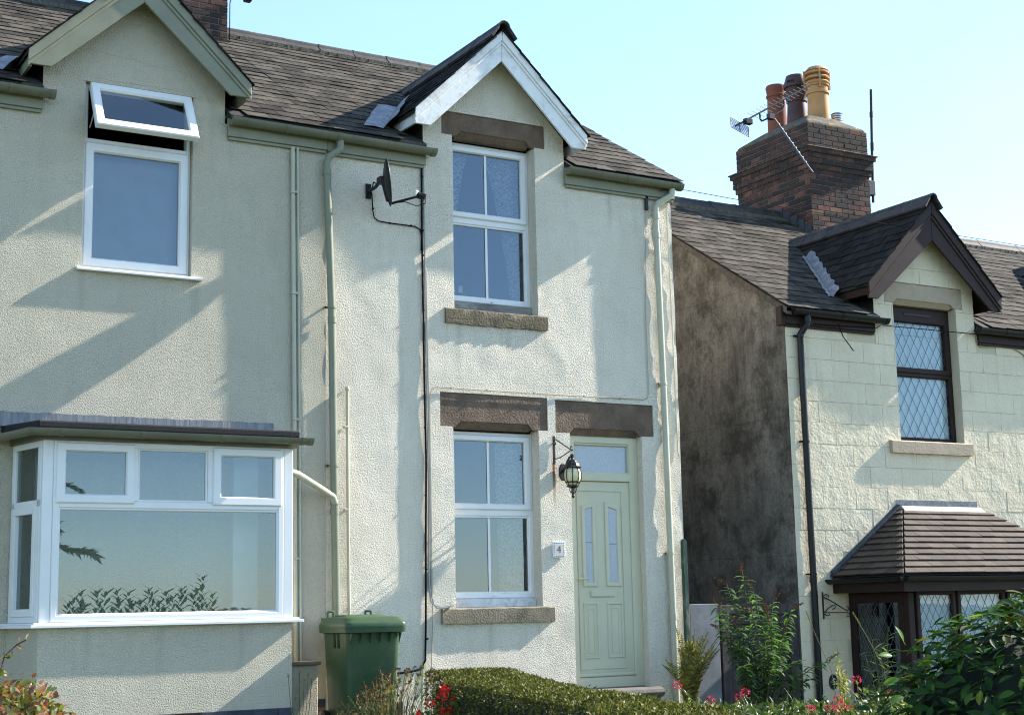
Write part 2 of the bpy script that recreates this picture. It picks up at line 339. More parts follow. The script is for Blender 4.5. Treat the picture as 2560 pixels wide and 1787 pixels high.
def leaf_mat(name, stops, trans=.35, rough=.4, spec=.4, tboost=1.6):
    m, t, b, o = mat(name)
    oi = t.nodes.new('ShaderNodeObjectInfo'); g = t.nodes.new('ShaderNodeNewGeometry')
    ad = N(t, 'ShaderNodeMath', operation='ADD'); t.links.new(oi.outputs['Random'], ad.inputs[0]); t.links.new(g.outputs['Random Per Island'], ad.inputs[1])
    fr = N(t, 'ShaderNodeMath', operation='FRACT'); t.links.new(ad.outputs[0], fr.inputs[0])
    c = ramp(t, fr.outputs[0], stops); t.links.new(c, b.inputs['Base Color'])
    b.inputs['Roughness'].default_value = rough; b.inputs['Specular IOR Level'].default_value = spec
    tl = t.nodes.new('ShaderNodeBsdfTranslucent'); c2 = mix(t, 1.0, c, (tboost*1.05, tboost*1.1, tboost*.6), 'MULTIPLY'); t.links.new(c2, tl.inputs['Color'])
    mx = N(t, 'ShaderNodeMixShader', Fac=trans); t.links.new(b.outputs[0], mx.inputs[1]); t.links.new(tl.outputs[0], mx.inputs[2])
    t.links.new(mx.outputs[0], o.inputs['Surface']); return m
L_BOX = leaf_mat('box_leaf', [(0, (.03, .042, .007)), (.45, (.075, .085, .013)), (.8, (.13, .128, .022)), (.95, (.20, .16, .033)), (1, (.30, .23, .08))], .15, .6, .2)
L_LAUREL = leaf_mat('laurel_leaf', [(0, (.012, .032, .006)), (.6, (.022, .058, .009)), (.9, (.045, .10, .012)), (.975, (.12, .13, .015)), (1, (.26, .17, .02))], .22, .5, .1, 2.0)
L_LAURELB = leaf_mat('sunlit_laurel_leaf', [(0, (.06, .15, .012)), (1, (.10, .21, .02))], .5, .4, .3, 2.2)  # brighter copy of the laurel leaf, sunlight put into its colour
L_BUDD = leaf_mat('buddleia_leaf', [(0, (.03, .07, .025)), (.6, (.055, .12, .035)), (1, (.12, .20, .06))], .4, .45, .4, 2)
L_FERN = leaf_mat('fern_frond', [(0, (.09, .10, .02)), (.5, (.22, .19, .04)), (1, (.38, .29, .08))], .35, .6, .3)
L_SHRUB = leaf_mat('red_tinged_leaf', [(0, (.05, .08, .02)), (.4, (.10, .13, .025)), (.6, (.17, .09, .03)), (.85, (.22, .07, .045)), (1, (.30, .16, .09))], .35, .45, .4)
L_GRASS = leaf_mat('dry_stem', [(0, (.08, .11, .03)), (.5, (.20, .18, .06)), (1, (.34, .27, .12))], .3, .6, .3)
L_SEED = leaf_mat('brown_seed_head', [(0, (.05, .025, .015)), (1, (.16, .075, .035))], .1, .9, .1)
L_RED = leaf_mat('scarlet_petal', [(0, (.62, .01, .01)), (1, (.80, .04, .03))], .3, .5, .3, 1)
L_PINK = leaf_mat('crimson_petal', [(0, (.42, .012, .06)), (1, (.62, .05, .14))], .3, .6, .3, 1)
L_YELLOW = leaf_mat('yellow_petal', [(0, (.75, .45, .01)), (1, (.8, .55, .03))], .3, .6, .3, 1)
L_CONIFER = leaf_mat('conifer_needles', [(0, (.012, .025, .012)), (1, (.03, .05, .022))], .15, .6, .3)
M_STEM = simple('plant_stem', (.08, .07, .03), .8)
M_STEMG = simple('green_stem', (.09, .12, .03), .7)
M_BARK = simple('bark', (.07, .05, .035), .95)
# ------------------------------------------------------------------ ground
def sstep(a, b, x):
    x = min(1, max(0, (x-a)/(b-a))); return x*x*(3-2*x)
def gz(x, y):
    z = -.05*max(0., min(11.5, -y-1.5)) - .03
    return z - 1.12*sstep(9.6, 11.3, x)*sstep(-9, -3, y)
xs = [-400, -150, -60, -20, -8] + [i*1.0 for i in range(-4, 9)] + [9+.25*i for i in range(13)] + [13, 15, 20, 30, 60, 150, 400]
ys = [-400, -150, -60, -30, -20, -16, -14] + [-13+.75*i for i in range(19)] + [2, 5, 12, 30, 60, 150, 400]
g = MB(); n = len(xs)
g.add([(x, y, gz(x, y)) for y in ys for x in xs], [(j*n+i, j*n+i+1, (j+1)*n+i+1, (j+1)*n+i) for j in range(len(ys)-1) for i in range(n-1)])
tag(g.build('ground', M_GROUND, smooth=True), kind='structure')

# ------------------------------------------------------------------ wall sheet with real lumps and openings
def lump(x, z, amp, seed=0):
    if not amp: return 0
    if seed == 3.3 and x > 9.32: amp = amp*(1+.9*min(1, (x-9.32)/.04)); 
    return amp*(noise.noise(Vector((x*1.7+seed, z*1.7, seed))) + .55*noise.noise(Vector((x*4.6, z*4.6+seed, seed))) + .3*noise.noise(Vector((x*11, z*11, seed))))
def steps(a, b, brk, st):
    pts = sorted(set([a, b]+[round(p, 4) for p in brk if a < p < b])); out = []
    for p, q in zip(pts, pts[1:]):
        k = max(1, int(round((q-p)/st))); out += [p+(q-p)*i/k for i in range(k)]
    return out+[pts[-1]]
def wall_sheet(x0, x1, z0, z1, opens, amp, seed, st=.06, gable=None, y=0.0, inside=None):
    """opens: (x0,x1,z0,z1,depth). gable: (xl,xr,zbase,apexx,apexz)"""
    mb = MB(); top = max(z1, gable[4]) if gable else z1
    X = steps(x0, x1, [o[i] for o in opens for i in (0, 1)] + ([gable[0], gable[1], gable[3]] if gable else []), st)
    Z = steps(z0, top, [o[i] for o in opens for i in (2, 3)] + [z1], st)
    idx = {}
    def lim(x):
        if not gable or x < gable[0]-1e-6 or x > gable[1]+1e-6: return z1
        t = (gable[4]-gable[2])/(gable[3]-gable[0])
        return max(z1, gable[4]-t*abs(x-gable[3]))
    def vid(i, j, full=False):
        x = X[i]; z = min(Z[j], lim(x)); k = (i, round(z, 4))
        if k not in idx:
            idx[k] = len(mb.v); mb.v.append((x, y-lump(x, z, amp, seed), z))
        return idx[k]
    def op(i, j):
        cx, cz = (X[i]+X[i+1])/2, (Z[j]+Z[j+1])/2
        for o in opens:
            if o[0] < cx < o[1] and o[2] < cz < o[3]: return o
        return None
    for i in range(len(X)-1):
        cx = (X[i]+X[i+1])/2
        for j in range(len(Z)-1):
            if Z[j] >= max(lim(X[i]), lim(X[i+1]))-1e-5: continue
            if gable and Z[j] >= z1-1e-5 and not (gable[0] < cx < gable[1]): continue
            if op(i, j): continue
            q = []
            for v in (vid(i, j), vid(i+1, j), vid(i+1, j+1), vid(i, j+1)):
                if v not in q: q.append(v)
            if len(q) > 2: mb.f.append(tuple(q))
    for o in opens:                       # reveals
        om = o[5] if len(o) > 5 else ''
        for i in range(len(X)-1):
            if o[0]-1e-6 <= X[i] and X[i+1] <= o[1]+1e-6:
                for zz, c in ((o[2], 'B'), (o[3], 'T')):
                    if c in om: continue
                    a = (X[i], y-lump(X[i], zz, amp, seed), zz); b = (X[i+1], y-lump(X[i+1], zz, amp, seed), zz)
                    mb.quad(a, b, (b[0], o[4], zz), (a[0], o[4], zz))
        for j in range(len(Z)-1):
            if o[2]-1e-6 <= Z[j] and Z[j+1] <= o[3]+1e-6:
                for xx, c in ((o[0], 'L'), (o[1], 'R')):
                    if c in om: continue
                    a = (xx, y-lump(xx, Z[j], amp, seed), Z[j]); b = (xx, y-lump(xx, Z[j+1], amp, seed), Z[j+1])
                    mb.quad(a, b, (xx, o[4], b[2]), (xx, o[4], a[2]))
    return mb

# ------------------------------------------------------------------ roofs of single slates
SL = .62; SA = math.atan(SL); CS, SN = math.cos(SA), math.sin(SA)
def slate_mesh(w, l, t, mat, name='slate', rag=.009):
    out = []
    for k in range(4):
        mb = MB(); j = lambda: rnd(-rag, rag)
        a, b = -w/2+.0035, w/2-.0035
        pts = [(a, j(), 0), (a+(b-a)*.33, j(), 0), (a+(b-a)*.7, j(), 0), (b, j(), 0), (b, l, 0), (a, l, 0)]
        mb.prism(pts, (0, 0, t)); out.append(mesh_of(mb, name, mat))
    return out
def slate_field(house, part, o, along, up, width, length, sw, gauge, mat, keep, maxparts, name='slate', t=.0055, lift=.007, rot=.018, stuffname='slates'):
    """o = origin at eave; along/up unit vectors; each slate an object, the far ones one joined part"""
    o, along, up = Vector(o), Vector(along), Vector(up); nrm = along.cross(up).normalized()
    if nrm.z < 0: nrm = -nrm
    L = gauge*1.9; mes = slate_mesh(sw, L, t, mat, name); items = []
    rows = int(length/gauge+.5)
    for r in range(rows):
        off = (r % 2)*sw/2 + rnd(-.012, .012); k = -1
        while True:
            x = off+k*sw+sw/2; k += 1
            if x-sw/2 > width: break
            lo, hi = max(x-sw/2, 0), min(x+sw/2, width)
            if hi-lo < .05: continue
            fx = (hi-lo)/sw; x = (lo+hi)/2; fy = max(.35, min(1, (length-r*gauge+.02)/L))
            p = o+along*x+up*(r*gauge)
            if not keep(p+up*gauge*.5): continue
            ex = along; ey = up; ez = nrm
            M = Matrix(((ex.x, ey.x, ez.x, 0), (ex.y, ey.y, ez.y, 0), (ex.z, ey.z, ez.z, 0), (0, 0, 0, 1)))
            if M.determinant() < 0: M = Matrix(((-ex.x, ey.x, ez.x, 0), (-ex.y, ey.y, ez.y, 0), (-ex.z, ey.z, ez.z, 0), (0, 0, 0, 1)))
            tilt = -math.atan2(lift+rnd(-.002, .005), gauge)
            q = p+nrm*(lift*1.1)+up*rnd(-.012, .012)
            items.append(((p-CAM).length, Matrix.Translation(q) @ M @ Matrix.Rotation(tilt, 4, 'X') @ Matrix.Rotation(rnd(-rot, rot), 4, 'Z') @ Matrix.Diagonal((fx, fy, 1, 1)), random.choice(mes)))
    items.sort(key=lambda a: a[0])
    for d, Mx, me in items[:maxparts]: piece(name, me, Mx, part)
    rest = items[maxparts:]
    if rest:
        mb = MB()
        for d, Mx, me in rest: mb.add([Mx @ v.co for v in me.vertices], [tuple(p.vertices) for p in me.polygons])
        tag(mb.build(stuffname, mat, part), kind='stuff')
    return len(items)
def ridge_run(part, a, b, mat, r=.085, seg=.45, down=.10):
    """half-round ridge tiles with wings, each an object"""
    a, b = Vector(a), Vector(b); d = (b-a); n = max(1, int(round(d.length/seg))); d.normalize()
    side = d.cross(Vector((0, 0, 1))).normalized()
    prof = [(-.145, -down), (-.062, -.012), (-.055, .018), (-.032, .042), (0, .05), (.032, .042), (.055, .018), (.062, -.012), (.145, -down)]
    mb = MB(); l = (b-a).length/n
    P = [(x, z) for x, z in prof]; Q = [(x*.9, z-.02) for x, z in prof][::-1]
    poly = P+Q
    mb.prism([(x, .004, z) for x, z in poly], (0, l-.008, 0))
    mb.prism([(x*1.02, -.004, z+.003) for x, z in P]+[(x*1.0, -.004, z-.006) for x, z in P][::-1], (0, .03, 0))
    me = mesh_of(mb, 'ridge_tile', mat)
    for i in range(n):
        p = a+d*(l*i)+Vector((0, 0, rnd(-.004, .004)))
        M = Matrix(((side.x, d.x, 0, 0), (side.y, d.y, 0, 0), (side.z, d.z, 1, 0), (0, 0, 0, 1)))
        piece('ridge_tile', me, Matrix.Translation(p) @ M @ Matrix.Rotation(rnd(-.01, .01), 4, 'Z'), part)
def half_pipe(mb, x0, x1, yc, zc, r=.062, n=10, t=.004, closed=(True, True), drop=0):
    L = []
    for x, dz in ((x0, 0), (x1, -drop)):
        arc = [(x, yc+r*math.cos(math.pi*k/n), zc+dz-r*math.sin(math.pi*k/n)) for k in range(n+1)]
        inn = [(x, yc+(r-t)*math.cos(math.pi*k/n), zc+dz-(r-t)*math.sin(math.pi*k/n)) for k in range(n, -1, -1)]
        L.append(arc+inn)
    mb.loops(L, caps=True)
    for c, (x, s, dz) in zip(closed, ((x0, 1, 0), (x1, -1, -drop))):
        if c:
            arc = [(x-s*.004, yc+(r+.006)*math.cos(math.pi*k/n), zc+dz-(r+.006)*math.sin(math.pi*k/n)) for k in range(n+1)]
            mb.prism(arc, (s*.045, 0, 0))
    return mb
def gutter(house, x0, x1, z, mat, yc=-.112, fascia=True, fmat=None, fz=(None, None), brk=.75, drop=.02, ends=(True, True), fx=None, joints=()):
    g = half_pipe(MB(), x0, x1, yc, z, closed=ends, drop=drop).build('gutter', mat, house, smooth=True)
    k = max(1, int((x1-x0)/brk))
    for i in range(k):
        x = x0+(x1-x0)*(i+.5)/k; dz = -drop*(x-x0)/(x1-x0); mb = MB()
        arc = [(x, yc+.067*math.cos(math.pi*q/10), z+dz-.067*math.sin(math.pi*q/10)) for q in range(11)]
        mb.prism(arc, (.028, 0, 0)); mb.box(x+.004, x+.024, yc+.045, -.038, z+dz-.05, z+dz-.015)
        mb.build('gutter_bracket', mat, g, smooth=True)
    a, b = fx or (x0, x1)
    f = MB().box(a, b, -.045, -.003, z-.155, z+.02).build('fascia_board', fmat or mat, house, bevel=.004)
    MB().box(a+.01, b-.01, -.030, -.004, z-.185, z-.157).build('fascia_strip', fmat or mat, f, bevel=.003)
    return g
def downpipe(house, path, mat, r=.034, collars=(), brackets=(), n=14, name='downpipe'):
    d = MB().tube(path, r, n).build(name, mat, house, smooth=True)
    for (x, y, z) in collars: MB().tube([(x, y, z-.03), (x, y, z+.03)], r+.006, n).build('pipe_collar', mat, d, smooth=True)
    for (x, y, z) in brackets:
        b = MB(); b.tube([(x, y, z-.011), (x, y, z+.011)], r+.007, n); b.box(x-.065, x-.012, y+.012, y+.03, z-.009, z+.009); b.box(x-.066, x-.05, y+.012, -.002, z-.009, z+.009)
        b.build('pipe_bracket', mat, d, smooth=True)
    return d
def dormer(house, cx, zt, half, slope, zapex_in, zbot, inner, mats, yf=-.2, wallhalf=.83, zE=5.56, split=True, sw=.25, maxparts=70, vmat=None, lead=True, slmat=None, leadsplit=False):
    """cx apex x; zt tip z at x=cx±half (top edge of barge); slope; returns ridge z"""
    bm, sm, rm = mats
    zap = zt+slope*half
    part = MB()                        # roof deck: two sloped slabs
    yb = (zap+.10-zE)/SL-.12+.25
    for s in (-1, 1):
        e = .02
        pts = [(cx, yf-.02, zap+.012), (cx+s*(half+e), yf-.02, zt-slope*e+.012), (cx+s*(half+e), yf-.02, zt-slope*e-.022), (cx, yf-.02, zap-.022)]
        part.prism(pts, (0, yb-yf, 0))
    roof = part.build('dormer_roof', M_DECK, house)
    ang = math.atan(slope); L = (half+.03)/math.cos(ang)
    for s in (-1, 1):
        up = Vector((-s*math.cos(ang), 0, math.sin(ang))); o = Vector((cx+s*(half+.03), yf-.045, zt-slope*.03+.016))
        def keep(p): return p.z > zE+SL*(p.y+.12)-.06
        slate_field(house, roof, o, Vector((0, 1, 0)), up, yb-yf, L-.02, sw, .165, slmat or M_SLATED, keep, maxparts if s < 0 else 0)
    yr = (zap+.06-zE)/SL-.12
    ridge_run(roof, (cx, yf-.07, zap+.055), (cx, yr+.12, zap+.055), M_RIDGE, down=.12)
    # bargeboards
    for s in (-1, 1):
        X = lambda d: cx+s*d
        pts = [(X(half), zt), (X(0), zap), (X(0), zapex_in), (X(inner), zbot), (X(half), zbot)]
        if split: pts[1] = (X(.0015), zap); pts[2] = (X(.0015), zapex_in)
        bb = MB().prism([(x, yf, z) for x, z in pts], (0, .028, 0)).build('bargeboard', bm, house, bevel=.004)
        th = (zap-zapex_in); d1 = th*.30
        m2 = [(X(half+.012), zt+.004), (X(.002), zap+.016), (X(.002), zap-d1), (X(half+.012), zt-d1*1.0)]
        MB().prism([(x, yf-.024, z) for x, z in m2], (0, .022, 0)).build('barge_moulding', bm, bb, bevel=.006)
        m3 = [(X(half+.012), zt-d1*1.02), (X(.002), zap-d1*1.02), (X(.002), zap-d1*1.4), (X(half+.012), zt-d1*1.4)]
        MB().prism([(x, yf-.012, z) for x, z in m3], (0, .0105, 0)).build('barge_moulding', bm, bb, bevel=.004)
        # soffit board under the overhang and eaves board back along the cheek
        sp = [(X(half-.015), zt-.03), (X(.01), zap-.035), (X(.01), zap-.055), (X(half-.015), zt-.05)]
        MB().prism([(x, yf+.03, z) for x, z in sp], (0, -yf-.035, 0)).build('soffit_board', bm, house)
        ye = max(.3, (zt-.1-zE)/SL-.12)
        MB().box(min(X(half-.03), X(half-.005)), max(X(half-.03), X(half-.005)), yf+.03, ye+.25, zt-.135, zt-.03).build('eaves_board', bm, house)
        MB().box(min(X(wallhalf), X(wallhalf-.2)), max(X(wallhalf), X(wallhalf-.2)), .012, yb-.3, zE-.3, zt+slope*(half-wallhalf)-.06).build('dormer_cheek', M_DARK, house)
    return zap
def lead_valley(roof, cx, zap, slope, zE, y0, y1, wl, wr, k, bulge=.0):
    """lead sheet pieces lying in the valley: left wing on the main roof, right wing up the dormer slope"""
    ang = math.atan(slope)
    def vx(y): return cx-(zap+.03-(zE+SL*(y+.12)+.03))/slope
    for i in range(k):
        a = y0+(y1-y0)*i/k; b = y0+(y1-y0)*(i+1)/k+.03; mb = MB(); rowsv = []
        for q in range(5):
            y = a+(b-a)*q/4; x = vx(y); z = zE+SL*(y+.12)+.034+i*.001
            j = rnd(-.012, .012)
            l = Vector((x-wl+j, y, z)); c = Vector((x, y, z)); sp = .02*math.sin(q*1.6+i)
            r = Vector((x+(wr+sp)*math.cos(ang), y-.02, z+(wr+sp)*math.sin(ang)+.016)); m1 = (l+c)/2+Vector((0, 0, .008)); m2 = (c+r)/2+Vector((0, 0, .012))
            rowsv.append([l, m1, c, m2, r])
        n = 5; mb.add([p for rr in rowsv for p in rr], [(q*n+p, q*n+p+1, (q+1)*n+p+1, (q+1)*n+p) for q in range(4) for p in range(4)])
        o = mb.build('lead_flashing', M_LEAD, roof); sm = o.modifiers.new('s', 'SOLIDIFY'); sm.thickness = .003
def room(house, x0, x1, z0, z1, y0, y1, m):
    mb = MB()
    for q in ([(x0,y1,z0),(x1,y1,z0),(x1,y1,z1),(x0,y1,z1)], [(x0,y0,z0),(x0,y1,z0),(x0,y1,z1),(x0,y0,z1)], [(x1,y0,z0),(x1,y1,z0),(x1,y1,z1),(x1,y0,z1)],
              [(x0,y0,z0),(x1,y0,z0),(x1,y1,z0),(x0,y1,z0)], [(x0,y0,z1),(x1,y0,z1),(x1,y1,z1),(x0,y1,z1)]): mb.quad(*q)
    return mb.build('room_interior', m, house)
def pane(x0, x1, z0, z1, y, parent, m=None): return MB().quad((x0, y, z0), (x1, y, z0), (x1, y, z1), (x0, y, z1)).build('pane', m or M_GLASS, parent, recalc=False)
def main_roof(house, x0, x1, zE, keep, maxparts, yr=3.5, mat=None, sw=.25, gauge=.2, deck_gap=None, yE=-.12):
    zr = zE+SL*(yr-yE); yb = 2*yr-yE
    mb = MB()
    if deck_gap:
        segs = []; c = x0
        for a, b in deck_gap: segs += [(c, a, yE), (a, b, .30)]; c = b
        segs.append((c, x1, yE))
    else: segs = [(x0, x1, yE)]
    for a, b, ys_ in segs:
        z0 = zE+SL*(ys_-yE)
        mb.prism([(a, ys_, z0-.002), (a, yr, zr-.002), (a, yr, zr-.05), (a, ys_, z0-.05)], (b-a, 0, 0))
    mb.prism([(x0, yr, zr-.004), (x0, yb, zE-.01), (x0, yb, zE-.06), (x0, yr, zr-.06)], (x1-x0, 0, 0))
    roof = mb.build('roof', M_DECK, house)
    slate_field(house, roof, (x0, yE-.015, zE), (1, 0, 0), (0, CS, SN), x1-x0, (yr-yE)/CS-.02, sw, gauge, mat or M_SLATE, keep, maxparts)
    ridge_run(roof, (x0, yr, zr+.045), (x1, yr, zr+.045), M_RIDGE, down=.09)
    mm = MB()
    for k in range(int((x1-x0)/.06)):
        x = x0+k*.06; h = rnd(.02, .045); mm.box(x, x+.058, yr-.20-rnd(0, .012), yr-.15, zr-.105-h*.2, zr-.06)
    mm.build('ridge_mortar', M_MORTAR, roof)
    return roof
# ------------------------------------------------------------------ the middle house (number 4)
H4 = thing('terraced_house', 'cream rendered terraced house with white bargeboards, brown stone lintels and pale green door', 'house', (7.6, 0, 0), 'houses in the row')
CX4 = 7.495
ops4 = [(7.009, 7.98, 3.952, 5.735, .17, 'TB'), (6.89, 8.108, 5.735, 5.98, .05, 'B'),
        (6.976, 7.951, 1.03, 2.778, .17, 'TB'), (6.835, 8.062, 2.778, 3.113, .05, 'B'),
        (8.321, 9.212, .2, 2.765, .13, 'TB'), (8.153, 9.37, 2.765, 3.10, .05, 'B')]
wall_sheet(5.63, 9.71, -.2, 5.5, ops4, .0052, 3.3, .045, gable=(6.68, 8.34, 5.9, CX4, 6.70)).build('front_wall', M_CREAM, H4, smooth=True)
MB().quad((9.71, 0, -1.2), (9.71, 7.1, -1.2), (9.71, 7.1, 5.5), (9.71, 3.5, 7.7), (9.71, 0, 5.5)).build('end_wall', M_CREAM, H4)
def lintel(house, x0, x1, z0, z1, y, m, sh=.17, cut=.055, name='lintel', d=.045):
    jag = lambda: rnd(-.004, .004)
    top = [(x1-(x1-x0)*k/14, z1-.004+jag()) for k in range(15)]
    pts = [(x0+.004, z0), (x0+sh, z0-.004), (x0+sh+.06, z0+cut), (x1-sh-.06, z0+cut), (x1-sh, z0-.004), (x1-.004, z0)]+top
    l = MB().prism([(x, y, z) for x, z in pts], (0, d, 0)).build(name, m, house, bevel=.004)
    MB().prism([(x0+sh+.01, y+.001, z0+cut+.012), (x1-sh-.01, y+.001, z0+cut+.012), (x1-sh-.01, y+.06, z0-.012), (x0+sh+.01, y+.06, z0-.012), (x0+sh+.01, y+.06, z0+cut+.012), (x1-sh-.01, y+.06, z0+cut+.012)][:4], (0, .07, 0)).build('lintel_chamfer', m, l)
    return l
tag(lintel(H4, 6.89, 8.108, 5.735, 5.98, .008, M_STONE), 'brown stone lintel above upstairs window')
tag(lintel(H4, 6.835, 8.062, 2.778, 3.113, .008, M_STONE), 'brown stone lintel above ground floor window')
tag(lintel(H4, 8.153, 9.37, 2.765, 3.10, .008, M_STONE), 'brown stone lintel above front door')
def sill(house, x0, x1, z0, z1, y0, y1, m, wear=.012, nx=26):
    """rough stone block"""
    mb = MB(); P = []
    for i in range(nx+1):
        x = x0+(x1-x0)*i/nx; j = lambda: rnd(-wear, wear)*.35
        P.append([(x, y0+j()*.5, z0+j()), (x, y0+j()*.3, (z0+z1)/2), (x, y0+abs(j())*.6, z1-.012+j()), (x, y0+.016, z1+j()*.4), (x, y1, z1+.006), (x, y1, z0)])
    mb.loops(P, caps=True); return mb.build('window_sill', m, house, bevel=0, smooth=True)
sill(H4, 6.897, 8.079, 3.80, 3.950, -.030, .17, M_SILLMOSS, .022)
sill(H4, 6.815, 8.069, .882, 1.028, -.038, .17, M_SILL, .012)
def window4(z0, z1, zm, x0, x1, xg1a, xg1b):
    f = MB().ring(rect(x0, x1, z0, z1), .045, .150, .215).build('window', M_UPVC, H4)
    MB().box(x0+.046, x1-.046, .152, .21, zm-.038, zm+.03).build('transom', M_UPVC, f, bevel=.006)
    s = MB().ring(rect(x0+.032, x1-.032, zm+.022, z1-.03), .052, .133, .2, .01, .016).build('sash', M_UPVC, f)
    pane(x0+.08, x1-.08, zm+.07, z1-.078, .172, f); pane(x0+.04, x1-.04, z0+.04, zm-.03, .178, f)
    xm = (x0+x1)/2-.012
    MB().box(xm-.013, xm+.013, .163, .169, zm+.075, z1-.083).build('glazing_bar', M_UPVC, s)
    MB().box(xm-.013, xm+.013, .168, .175, z0+.046, zm-.04).build('glazing_bar', M_UPVC, f)
    MB().ring(rect(x0+.046, x1-.046, z0+.046, zm-.038), .014, .158, .19, .004, .008).build('glazing_bead', M_UPVC, f)
    MB().box(xm-.02+.05, xm+.05, .13, .15, z0+.018, z0+.03).build('drain_cap', M_UPVC, f)
    return f
wU = window4(4.062, 5.715, 4.91, 7.0, 7.985, 0, 0)
MB().box(7.02, 7.975, .115, .2, 3.953, 4.06).build('timber_subsill', M_GREYWOOD, wU, bevel=.006)
wL = window4(1.117, 2.755, 1.96, 6.967, 7.957, 0, 0)
MB().box(6.98, 7.948, .118, .2, 1.030, 1.115).build('timber_subsill', M_OLDWHITE, wL, bevel=.005)
def curtain(parent, pts_top, pts_bot, y, folds=5, amp=.018, nu=40, nv=30, bend=None):
    (a0, a1), (b0, b1) = pts_top[:2], pts_bot[:2]; z1, z0 = pts_top[2], pts_bot[2]
    mb = MB()
    for v in range(nv+1):
        t = v/nv; s = bend(t) if bend else t
        x0 = a0+(b0-a0)*s; x1 = a1+(b1-a1)*s; z = z1+(z0-z1)*t
        for u in range(nu+1):
            q = u/nu; mb.v.append((x0+(x1-x0)*q, y+amp*math.sin(q*folds*6.283+.7*math.sin(t*3)), z+.012*math.sin(q*9)*t))
    mb.f = [(v*(nu+1)+u, v*(nu+1)+u+1, (v+1)*(nu+1)+u+1, (v+1)*(nu+1)+u) for v in range(nv) for u in range(nu)]
    return mb.build('lace_curtain', M_LACE, parent, smooth=True)
curtain(wU, (7.05, 7.36, 5.68), (7.05, 7.13, 4.55), .30, 4, bend=lambda t: t**.8)
curtain(wU, (7.50, 7.99, 5.68), (7.85, 7.99, 4.08), .30, 6, bend=lambda t: t**.6)
curtain(wL, (7.60, 7.93, 2.74), (7.64, 7.90, 1.13), .30, 6)
room(H4, 6.7, 8.3, 3.7, 5.9, .24, 2.6, M_INT); room(H4, 6.6, 8.25, .9, 2.9, .24, 2.8, M_INT)
MB().box(7.20, 7.245, .26, .262, 4.18, 4.25).build('white_card', M_WHITE, wU)
# front door
dx0, dx1, dz0, dz1 = 8.316, 9.217, .205, 2.763
df = MB().ring(rect(dx0, dx1, dz0, dz1), (.10, .105, .075, .105), .085, .16, .008, .012).build('door', M_DOOR, H4)
MB().box(dx0+.085, dx1-.085, .087, .155, 2.292, 2.372).build('transom', M_DOOR, df, bevel=.006)
MB().box(8.40, 9.125, .128, .138, 2.36, 2.69).build('pane', M_OBSC, df)
MB().ring(rect(8.405, 9.122, 2.366, 2.684), .016, .100, .13, .004, .01).build('glazing_bead', M_DOOR, df)
lx0, lx1, lz0, lz1 = 8.408, 9.106, .315, 2.288
leaf = MB().box(lx0, lx1, .108, .15, lz0, lz1).build('door_leaf', M_DOOR, df, bevel=.004)
MB().ring(rect(8.445, 9.012, .39, 2.205), .014, .099, .1075, .004, .005).build('leaf_moulding', M_DOOR, df)
for P in ([(8.50, 1.217), (8.672, 1.217), (8.668, 2.075), (8.50, 2.035)], [(8.785, 1.217), (8.972, 1.217), (8.972, 2.03), (8.785, 2.082)]):
    MB().ring(P, .036, .092, .1075, .006, .010).build('glazed_panel_moulding', M_DOOR, df)
    q = inset(P, .040); MB().prism([(x, .1045, z) for x, z in q], (0, .003, 0)).build('pane', M_OBSC, df)
    c = (q[0][1]+q[2][1])/2+.02; MB().box(min(p[0] for p in q), max(p[0] for p in q), .1030, .1043, c, c+.005).build('lead_strip', M_IRON, df)
for P in (rect(8.50, 8.680, .498, 1.056), rect(8.785, 8.980, .498, 1.056)):
    MB().ring(P, .016, .097, .1075, .005, .006).build('panel_moulding', M_DOOR, df)
    q = inset(P, .05); MB().ring(q, .01, .102, .1075, .004, .003).build('panel_moulding', M_DOOR, df)
MB().box(8.588, 8.880, .094, .1075, 1.112, 1.180).build('letterbox', M_DOOR, df, bevel=.004)
MB().box(8.597, 8.871, .0895, .0935, 1.121, 1.168).build('letterbox_flap', M_DOOR, df, bevel=.0015)
MB().box(lx0+.004, lx1-.002, .086, .1075, .318, .352).build('weather_bar', M_DOOR, df, bevel=.008)
hd = MB().box(8.414, 8.442, .098, .1075, 1.10, 1.35).build('handle_plate', M_DOOR, df, bevel=.004)
MB().tube([(8.428, .1, 1.297), (8.428, .055, 1.297), (8.445, .045, 1.297), (8.53, .045, 1.299)], [.011, .011, .010, .008], 10).build('door_handle', M_DOOR, df, smooth=True)
stp = MB(); stp.prism([(8.22, .1, .203), (8.22, -.10, .203), (8.22, -.155, .185), (8.22, -.172, .15), (8.22, -.155, .115), (8.22, -.10, .10), (8.22, -.10, -.2), (8.22, .1, -.2)], (1.06, 0, 0))
stp.build('doorstep', simple('grey_stone_step', (.13, .12, .105), .9, .2, 6, (.12, .10, .09), 6, .5, .6, .006, 40), H4, bevel=.004)
